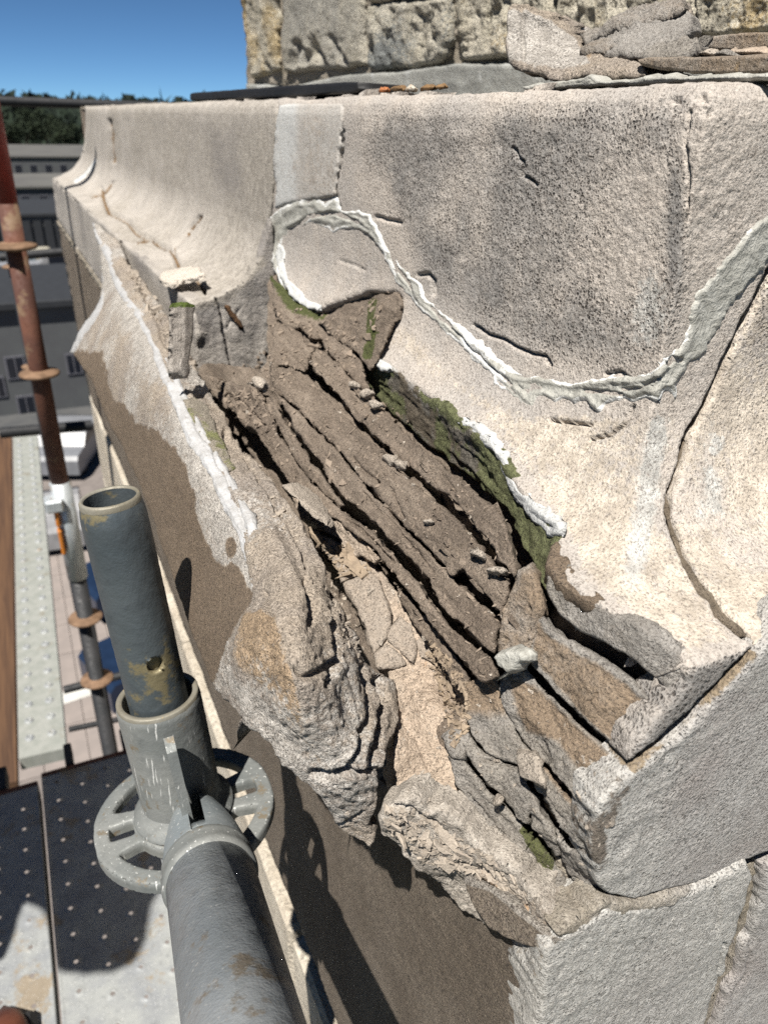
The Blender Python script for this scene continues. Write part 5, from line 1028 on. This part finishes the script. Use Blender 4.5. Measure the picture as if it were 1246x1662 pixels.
# wedge driven through the rosette
wd = thing('wedge', 'flat worn steel wedge driven through the rosette, standing upright in the ledger head', 'scaffold wedge')
WP = RC+rx*.047
def loc(a, b, c): return RC+rx*a+ry*b+up_*c
wq = [(.038, -.055), (.038, .050), (.033, .086), (.041, .096), (.049, .090), (.057, .045), (.054, -.055)]
MB().prism([loc(a, -.003, c) for a, c in wq], ry*.006).build('wedge_plate', M['galv2'], wd, auto=.5)
MB().rod(loc(.046, -.0055, -.038), loc(.046, .0055, -.038), .004).build('rivet', M['worn'], wd, auto=.6)
# ledger coming towards the viewer
led = thing('scaffold_ledger', 'scratched galvanised scaffold tube with wedge head running from the rosette toward the bottom edge', 'scaffold tube')
LE = at(394, 1662, t=.345); ld = LE-(RC+rx*.09-up_*0.0); 
L0 = at(338, 1408, t=.470); ldir = LE-L0; ldir /= np.linalg.norm(ldir)
lx = np.cross(ldir, up_); lx /= np.linalg.norm(lx); lz = np.cross(lx, ldir)
b = MB(); b.lathe(L0+ldir*.012, ldir, [(.0205, 0), (.0262, .0005), (.0262, .50), (.022, .50), (.022, .0)], 64); b.build('tube', M['galv'], led, True)
b = MB(); b.lathe(L0, ldir, [(.020, -.006), (.0262, -.003), (.0280, .001), (.0283, .005), (.0268, .010), (.0285, .0135), (.0275, .017), (.0262, .0185)], 64); b.build('weld_bead', M['galv2'], led, True)
def jaw(side):
    """half-round cheek tapering to the rosette, cut back where the wedge passes"""
    V = []; Fc = []; nseg = 14; secs = [(0, .0265, .0265, 0), (-.010, .0262, .0262, 0), (-.022, .0245, .0262, .001), (-.034, .0215, .0250, .003), (-.046, .0180, .0215, .006), (-.056, .0140, .0165, .009), (-.062, .0100, .0110, .011)]
    for (s, w_, h_, sh_) in secs:
        for k in range(nseg+1):
            a = -np.pi/2+np.pi*k/nseg; g_ = .0046
            V.append(L0+ldir*s+lx*side*(g_+np.cos(a)*(w_-g_))+lz*(np.sin(a)*h_+sh_*.5))
    m = nseg+1
    for i in range(len(secs)-1):
        for k in range(m-1): Fc.append((i*m+k, i*m+k+1, (i+1)*m+k+1, (i+1)*m+k))
        Fc.append((i*m+m-1, i*m, (i+1)*m, (i+1)*m+m-1))
    Fc.append(tuple(range(m))); Fc.append(tuple(range((len(secs)-1)*m, len(secs)*m))[::-1])
    o = MB().add(V, Fc).build('head_cheek', M['galv3'], led, auto=.7)
    return o
jaw(1); jaw(-1)
MB().lathe(L0, -ldir, [(.0, .004), (.0255, 0), (.0250, .012), (.0, .014)], 40).build('head_core', M['galv3'], led, True)

# ------------------------------------------------------------------ far scaffold
def std_far(X, Y, z1, zsw, zlow, label, mats, ros, cz, r=.0242):
    t = thing('scaffold_standard', label, 'scaffold post')
    z = z1
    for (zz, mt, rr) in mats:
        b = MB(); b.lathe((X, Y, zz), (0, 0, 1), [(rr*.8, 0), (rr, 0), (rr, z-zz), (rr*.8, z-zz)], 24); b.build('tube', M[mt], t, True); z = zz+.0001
    for rz in ros:
        b = MB(); b.lathe((X, Y, rz), (0, 0, 1), [(.024, .012), (.033, .010), (.050, .0045), (.053, .0), (.050, -.0045), (.033, -.008), (.024, -.010)], 28); b.build('rosette', M['rustros'], t, True)
    return t
zA = at(8, 330, Y=2.07)[2]; zB = at(95, 782, Y=2.07)[2]; zC = at(135, 935, Y=2.07)[2]
s2 = std_far(-.148, 2.07, .62, 0, 0, 'rusty scaffold post, red painted at the top, with rusted discs', [(zA, 'redpaint', .0242), (zB, 'rusty', .0242), (zC, 'galv', .0295), (-6.2, 'darktube', .0242)],  # lowest length is coloured dark to stand in for shade from the decks
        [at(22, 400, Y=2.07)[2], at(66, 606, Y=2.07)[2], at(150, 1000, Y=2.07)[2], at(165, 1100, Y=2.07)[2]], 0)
MB().box((-.172-.008, 2.03, at(106, 845, Y=2.07)[2]), (-.172+.004, 2.06, at(104, 818, Y=2.07)[2]), .004).build('orange_tag', M['orange'], s2)
MB().box((-.172-.008, 2.03, at(112, 890, Y=2.07)[2]), (-.172+.004, 2.06, at(109, 850, Y=2.07)[2]), .004).build('orange_tag', M['orange'], s2)
MB().box((-.20, 2.02, at(105, 820, Y=2.07)[2]), (-.15, 2.075, at(102, 800, Y=2.07)[2]), .006).build('coupler', M['galv'], s2)
s3 = std_far(-.165, 4.14, .225, 0, 0, 'black scaffold post standing behind the red and rusty one', [(-6.0, 'darktube', .0242)], [-.5, -1.0], 0)
def far_tube(name, a, b, r, mt, label, caps=True):
    o = MB().rod(a, b, r, 20).build(name, M[mt], None, auto=.6); return tag(o, label, 'scaffold tube')
far_tube('guard_rail', (-1.3, 4.10, .226), (.9, 4.18, .212), .021, 'darktube', 'dark horizontal guard rail along the skyline left of the cornice')
k1 = far_tube('scaffold_ledger', at(0, 703, Y=4.3), at(150, 690, Y=4.3), .030, 'darktube', 'dark tube crossing behind the rusty post, just above the perforated plank end')
k2 = far_tube('scaffold_ledger', at(0, 418, Y=5.2), at(112, 408, Y=5.2), .026, 'darktube', 'dark tube crossing behind the rusty post near its upper disc')
k3 = far_tube('scaffold_ledger', at(104, 1120, Y=2.2), at(240, 1085, Y=2.2), .014, 'darktube', 'dark tube meeting the shade-darkened lower part of the rusty post')
k4 = far_tube('scaffold_ledger', at(112, 1184, Y=2.35), at(240, 1158, Y=2.35), .011, 'darktube', 'thin dark tube below the one meeting the shade-darkened post')

# perforated steel decks
def deck(x0, x1, y0, y1, z, label, seed, pitch=.052, st=4.0):
    t = thing('steel_deck', label, 'scaffold deck')
    hs_ = []
    k = 0
    yy = y0+.04
    while yy < y1-.03:
        xs = np.arange(x0+.035, x1-.02, pitch*1.12)
        for j, xx in enumerate(xs):
            if (j+k) % 2 == 0: hs_.append((xx*1000, yy*1000))
        yy += pitch*.62; k += 1
    holes = [[(cx+5.6*math.cos(a), cy+5.6*math.sin(a)) for a in np.linspace(0, 2*np.pi, 9)[:-1]] for cx, cy in hs_]
    def h(u, v): return np.stack([np.asarray(u)/1000, np.asarray(v)/1000, np.full(np.shape(u), z)], -1)
    rim = np.array(hs_)
    def dsp(P, u, v, sd):
        return np.where(sd < 4.5, .0022*(1-np.clip(sd, 0, 4.5)/4.5), 0)+.0006*vnoise(P*9, seed)
    patch('deck_plate', [(x0*1000, y0*1000), (x1*1000, y0*1000), (x1*1000, y1*1000), (x0*1000, y1*1000)], h, M['deck'], t, st, 0, dsp, None, .002, (0, 0, -1), holes=holes, edge=(0, 0), rings=1, srough=0, seed=seed)
    for xx in (x0, x1-.004): MB().box((xx, y0, z-.06), (xx+.004, y1, z-.001), .001).build('side_flange', M['deck'], t)
    MB().box((x0, y1+.001, z-.05), (x1, y1+.012, z+.004), .002).build('end_cap', M['rusty'], t)
    for xx in (x0+.06, x1-.09): MB().box((xx, y1+.0125, z-.03), (xx+.02, y1+.09, z+.012), .003).build('hook', M['darktube'], t)
    return t
deck(-.325, -.030, .35, 1.52, -1.35, 'perforated steel scaffold deck beside the wall, half in shadow', 150)
deck(-.640, -.335, .55, 1.50, -1.352, 'perforated steel scaffold deck at the lower left corner of the picture', 151)
# lower, far-off planks
def quad_plank(name, pts, z, th, mt, label, cat, dots=0):
    P = np.array([at(u, v, Z=z) for u, v in pts]); t = thing(name, label, cat)
    MB().prism(P, (0, 0, -th)).build('plank_body', M[mt], t)
    if dots:
        b = MB(); a, b_, c, d = P   # a,d near end ; b_,c far end
        n_ = 34
        for i in range(1, n_):
            f = i/n_
            for g_ in (.24, .72):
                q = (a*(1-f)+b_*f)*(1-g_)+(d*(1-f)+c*f)*g_
                b.lathe(q-np.array([0, 0, .001]), (0, 0, 1), [(.034, 0), (.024, .016), (.016, .018), (.010, .006)], 8)
        o = b.build('punched_dimples', M['deck'], t, True); o['kind'] = 'stuff'
    return t
quad_plank('steel_plank', [(31, 1232), (22, 708), (61, 706), (108, 1214)], -3.7, .10, 'deckpale', 'long pale perforated steel plank far below, between the brown board and the rusty post', 'scaffold plank', 1)
quad_plank('timber_board', [(-60, 1290), (-60, 708), (19, 708), (28, 1268)], -3.69, .07, 'wood', 'long brown timber board far below at the left edge', 'scaffold board')
# added unseen sheet, its outline shaped to cast the shade on the decks
tp = [(-60, 1240), (0, 1215), (70, 1180), (150, 1140), (250, 1120), (330, 1150), (330, 1300), (318, 1400), (262, 1425), (236, 1470), (246, 1520), (232, 1556), (196, 1574), (150, 1578), (96, 1572), (72, 1530), (50, 1480), (28, 1468), (10, 1500), (-8, 1560), (-60, 1600)]
TP = []
for (u, v) in densify(tp, 14, 3, True, 5):
    P = at(u, v, Z=-1.35); q = P-SUN*((P[0]+.98)/SUN[0]); TP.append((q[1], q[2]))
def th_(u, v):
    u = np.asarray(u)/1000; v = np.asarray(v)/1000; return np.stack([-.98+.02*np.sin(u*14+v*5), u, v], -1)
shade_sheet = patch('added_shade_sheet', [(a_*1000, b_*1000) for a_, b_ in TP], th_, M['shade_sheet'], None, 14, 0, None, None, .003, (1, 0, 0), edge=(0, 0), rings=1, cap=True, srough=0, seed=160)
tag(shade_sheet, 'added dark green sheet out of view, shaped to shade the scaffold decks', 'added_shade_sheet')
# ------------------------------------------------------------------ lower wall of the building
lw = thing('limestone_wall', 'pale cream limestone wall dropping to the street below the brown stone, beside the posts', 'wall')
z = -.715; zr = random.Random(3)
for r in range(10):
    hgt = .30+.06*zr.random(); y = -.2+(r % 2)*.28
    while y < 2.66:
        L = min(.5+.25*zr.random(), 2.68-y)
        if L > .1:
            MB().box((.008-.004*zr.random(), y+.004, z-hgt+.004), (.30, y+L-.004, z-.004), .006).build('stone', M['pale'], lw)
        y += L
    z -= hgt
MB().box((.022, -.2, -13), (2.6, 2.675, -.72)).build('wall_body', M['slabmortar'], lw)

# ------------------------------------------------------------------ the street far below and the town
ZG = -12.0
gr = mesh('ground', [(-3000, -300, ZG), (3000, -300, ZG), (3000, 6000, ZG), (-3000, 6000, ZG)], [(0, 1, 2, 3)], M['grass'], None, None, False); tag(gr, kind='structure')
def gq(pts, dz): return [tuple(at(u, v, Z=ZG+dz)) for u, v in pts]
def gsheet(name, pts, dz, mt, **k):
    o = mesh(name, gq(pts, dz) if not k.get('xy') else [(x, y, ZG+dz) for x, y in pts], [tuple(range(len(pts)))], M[mt], None, None, False); return tag(o, kind='structure')
gsheet('pavement', [(-40, 4), (14, 4), (14, 34), (-40, 34)], .02, 'paving', xy=1)
gsheet('road', [(-60, 34.3), (60, 34.3), (60, 60), (-60, 60)], .016, 'asphalt', xy=1)
gsheet('car_park', [(-80, 60.4), (80, 60.4), (80, 86), (-80, 86)], .02, 'concrete', xy=1)
kb = MB()
kb.box((-40, 34.0, ZG), (14, 34.3, ZG+.14)).build('kerb', M['concrete'])['kind'] = 'structure'
# pavement slabs with open joints
pv = [o for o in bpy.data.objects if o.name == 'pavement'][0]
for i in range(9):
    for j in range(7):
        x0 = -3.2+i*.9; y0 = 13.2+j*1.35
        MB().box((x0+.012, y0+.012, ZG+.0205), (x0+.888, y0+1.338, ZG+.045+.004*random.random())).build('paving_slab', M['slabpav'], pv)
# bright paper/tarp heap and lane paint
tag(mesh('road_marking', gq([(100, 1006+118), (170, 985+118), (172, 1002+118), (101, 1026+118)], .055), [(0, 1, 2, 3)], M['whitepaint'], None, None, False), kind='structure')
def building(name, x0, x1, y0, y1, h, mt, label, roof='roofgrey', wins=None, wface='front', par=.35):
    t = thing(name, label, 'building'); t.location = (0, 0, 0)
    MB().box((x0, y0, ZG), (x1, y1, ZG+h)).build('wall', M[mt], t)
    rf = MB().box((x0-.3, y0-.3, ZG+h), (x1+.3, y1+.3, ZG+h+par), .05).build('roof', M[roof], t)
    for (wx, wz, ww, wh) in wins or []:
        f = MB().box((wx-ww/2-.08, y0-.06, wz-wh/2-.08), (wx+ww/2+.08, y0-.002, wz+wh/2+.08)).build('window', M['frame'], t)
        MB().box((wx-ww/2, y0-.075, wz-wh/2), (wx-.03, y0-.062, wz+wh/2)).build('pane', M['glass'], f)
        MB().box((wx+.03, y0-.075, wz-wh/2), (wx+ww/2, y0-.062, wz+wh/2)).build('pane', M['glass'], f)
    return t, rf
YB = 36.5
def wpx(u, v, Y): P = at(u, v, Y=Y); return P[0], P[2]
wl = []
for (u, v, w_, h_) in [(26, 596, .66, .86), (44, 659, .62, .86), (-4, 628, .5, .8), (66, 650, .3, .8), (2, 690, .7, .6), (-30, 600, .66, .86), (120, 590, .5, .8)]:
    x_w, z_w = wpx(u, v, YB); wl.append((x_w, z_w, w_, h_))
xr, _ = wpx(150, 600, YB); xl, _ = wpx(-60, 600, YB); _, zt = wpx(60, 500, YB)
building('town_house', -14, 5.5, YB, YB+9, zt-ZG, 'greywall', 'grey rendered house with small dark windows behind the rusty post', 'roofdark', wl)
def far_b(name, u0, u1, vt, vb, mt, label, roof='roofgrey', dep=9, ribs=0, Yf=None, wins=0):
    G0 = at((u0+u1)/2, vb, Z=ZG); Y = Yf or G0[1]
    x0 = at(u0, vb, Y=Y)[0]; x1 = at(u1, vb, Y=Y)[0]; zt_ = at((u0+u1)/2, vt, Y=Y)[2]
    w_ = []
    if wins:
        for i in range(wins): w_.append((x0+(x1-x0)*(i+.5)/wins, ZG+(zt_-ZG)*.55, (x1-x0)/wins*.4, (zt_-ZG)*.3))
    t, rf = building(name, x0, x1, Y, Y+dep, zt_-ZG, mt, label, roof, w_)
    if ribs:
        for i in range(ribs):
            xx = x0+(x1-x0)*(i+.5)/ribs; MB().box((xx-.35, Y-.25, ZG+.2), (xx+.35, Y-.01, zt_-.3)).build('rib', M['roofdark'], t)
    return t, rf
far_b('shed', -30, 128, 352, 408, 'greywall', 'grey shed with dark vertical ribs seen left of the cornice', 'roofdark', 14, ribs=9)
far_b('warehouse', -60, 200, 306, 345, 'darkwall', 'long dark warehouse with a paler roof edge behind the ribbed shed', 'roofgrey', 25, wins=9)
t4, rf4 = far_b('low_building', -80, 210, 256, 296, 'greywall', 'wide pale grey roofed building below the wooded hill', 'roofgrey', 60, wins=12)
P = at(66, 275, Y=230); MB().box((P[0]-1.6, P[1]-1, P[2]-3), (P[0]+1.6, P[1]+1, P[2]+1)).build('chimney', M['redbrick'], rf4)
# parked vans and cars in the street bands
def car(u, v, L, col_, label, cat='car', zoff=0, van=False, rot=0, group='cars parked in the street behind'):
    P = at(u, v, Z=ZG+.05); nm = 'parked_van' if van else 'parked_car'
    t = thing(nm, label, cat, group); W = 1.75; H = 1.9 if van else 1.4
    pr = [(0, .25), (0, .8), (.12, .95), (.95, 1.0), (1.35, H), (L-1.0, H), (L-.25, 1.0), (L, .85), (L, .25)] if not van else [(0, .25), (0, 1.0), (.7, 1.15), (1.2, H), (L, H), (L, .25)]
    b = MB(); b.prism([(x-L/2, -W/2, z_) for x, z_ in pr], (0, W, 0)); o = b.build('body', M[col_], t, auto=.4)
    MB().box((-L/2+1.25, -W/2-.01, 1.02), (L/2-(.6 if not van else .2), W/2+.01, H-.12)).build('window_band', M['glass'], t)
    for sx in (-L/2+.8, L/2-.8):
        for sy in (-W/2+.02, W/2-.2): MB().rod((sx, sy, .32), (sx, sy+.18, .32), .32).build('wheel', M['rubber'], t, auto=.6)
    t.location = P; t.rotation_euler = (0, 0, rot); return t
car(20, 470, 4.4, 'vanwhite', 'white van parked behind the rusty post, lower of the bright bands', 'van', van=True)
car(100, 445, 4.2, 'vanwhite', 'white van parked beside the cornice edge in the bright street band', 'van', van=True)
car(104, 470, 4.3, 'carcream', 'cream car parked right of the rusty post')
car(18, 440, 4.3, 'carblue', 'pale blue car parked left of the rusty post')
car(60, 430, 4.3, 'carcream', 'cream car in the farther row behind the rusty post')
car(120, 745, 4.2, 'carsilver', 'silver car with bright glints beside the pale wall', rot=1.2)
car(92, 870, 2.8, 'vanwhite', 'small white car below the white van, right of the plank', rot=1.5)
car(246, 955, 3.8, 'carblue2', 'dark blue car below the pipe sleeve in the street', rot=.3)
car(282, 1085, 3.8, 'carblue2', 'dark blue car half behind the near post, above the wall foot', rot=.3)
# wooded hill and trees
rr = np.random.default_rng(4)
nx, ny = 90, 24; xs = np.linspace(-420, 500, nx); ys = np.linspace(330, 900, ny); V = []
for yv in ys:
    for xv in xs:
        f = sstep(330, 640, yv); V.append((xv, yv, ZG+f*(13+5*fbm(np.array([xv/140, yv/200, 1.]), 3, 2)+12*0)+1.0*f*fbm(np.array([xv/18, yv/18, 3.]), 3, 5)))
Fh = [(j*nx+i, j*nx+i+1, (j+1)*nx+i+1, (j+1)*nx+i) for j in range(ny-1) for i in range(nx-1)]
tag(mesh('hill', V, Fh, M['darkgreen']), kind='structure')
V = []; Fc = []
for k in range(9000):
    xv = rr.uniform(-330, 330); yv = rr.uniform(300, 640); f = float(sstep(330, 640, yv)); z0 = ZG+f*14
    c_ = np.array([xv, yv, z0+rr.uniform(1, 7)]); R_ = rr.uniform(1.2, 3.0); n0 = len(V)
    for q in range(4): V.append(tuple(c_+rr.normal(size=3)*R_))
    Fc += [(n0, n0+1, n0+2), (n0, n0+2, n0+3), (n0+1, n0+3, n0+2)]
wd_ = mesh('far_wood', V, Fc, M['darkgreen'], None, None, False); tag(wd_, kind='stuff')
def tree(x, y, h, label):
    t = thing('broadleaf_tree', label, 'tree', 'trees in front of the far wood'); t.location = (x, y, ZG)
    b = MB(); b.lathe((0, 0, 0), (0, 0, 1), [(.45, 0), (.3, h*.4), (.12, h*.7)], 8)
    for k in range(5):
        a = k*1.3; b.lathe((0, 0, h*.35), (math.cos(a), math.sin(a), 1.1), [(.16, 0), (.05, h*.4)], 6)
    b.build('trunk', M['bark'], t, True)
    V = []; Fc = []
    cl = [(rr.normal(size=3)*np.array([h*.22, h*.22, h*.13])+np.array([0, 0, h*.66]), rr.uniform(.10, .2)*h) for _ in range(16)]
    for k in range(1700):
        c_, r_ = cl[k % 16]; d = rr.normal(size=3); d /= np.linalg.norm(d); p = c_+d*r_*rr.uniform(.7, 1.05); n0 = len(V)
        for q in range(3): V.append(tuple(p+rr.normal(size=3)*.32))
        Fc.append((n0, n0+1, n0+2))
    mesh('crown', V, Fc, M['leafgreen'], t, None, False)
for (u, v, Y, h, lab) in [(20, 262, 260, 10, 'dark round tree at the left edge below the guard rail'), (48, 250, 275, 12, 'tallest dark tree standing left of the cornice end'), (80, 252, 285, 12, 'broad dark tree in the middle of the gap beside the cornice'), (112, 256, 270, 10, 'dark tree closest to the cornice end'), (-5, 256, 280, 11, 'dark tree cut by the left picture edge')]:
    P = at(u, v, Y=Y); tree(P[0], Y, h, lab)
P = at(8, 250, Y=60)
# the photographer's boot at the lower left corner
bt = thing('brown_boot', 'toe of a brown leather boot on the deck in the lower left corner', 'boot')
Pb = at(2, 1665, Z=-1.30)
V = []; Fc = []; na = 24; nb = 12
for i in range(nb+1):
    f = i/nb; yy = -.20+.30*f; wv = .052*math.sqrt(max(0, 1-max(0, (f-.45)/.55)**2.4)); hh_ = .055+.055*(1-sstep(0, .6, f))-.03*sstep(.75, 1, f)
    for k in range(na):
        a = 2*np.pi*k/na; V.append((Pb[0]+math.cos(a)*max(wv, .002), Pb[1]+yy-.04, -1.346+hh_*.5+math.sin(a)*hh_*.5*(1 if wv > .004 else .2)))
for i in range(nb):
    for k in range(na): Fc.append((i*na+k, i*na+(k+1) % na, (i+1)*na+(k+1) % na, (i+1)*na+k))
Fc.append(tuple(range(na))); Fc.append(tuple(range(nb*na, nb*na+na)))
mesh('boot_upper', V, Fc, M['leather'], bt)
b = MB(); b.box((Pb[0]-.055, Pb[1]-.24, -1.349), (Pb[0]+.055, Pb[1]+.035, -1.328), .01).build('sole', M['rubber'], bt)
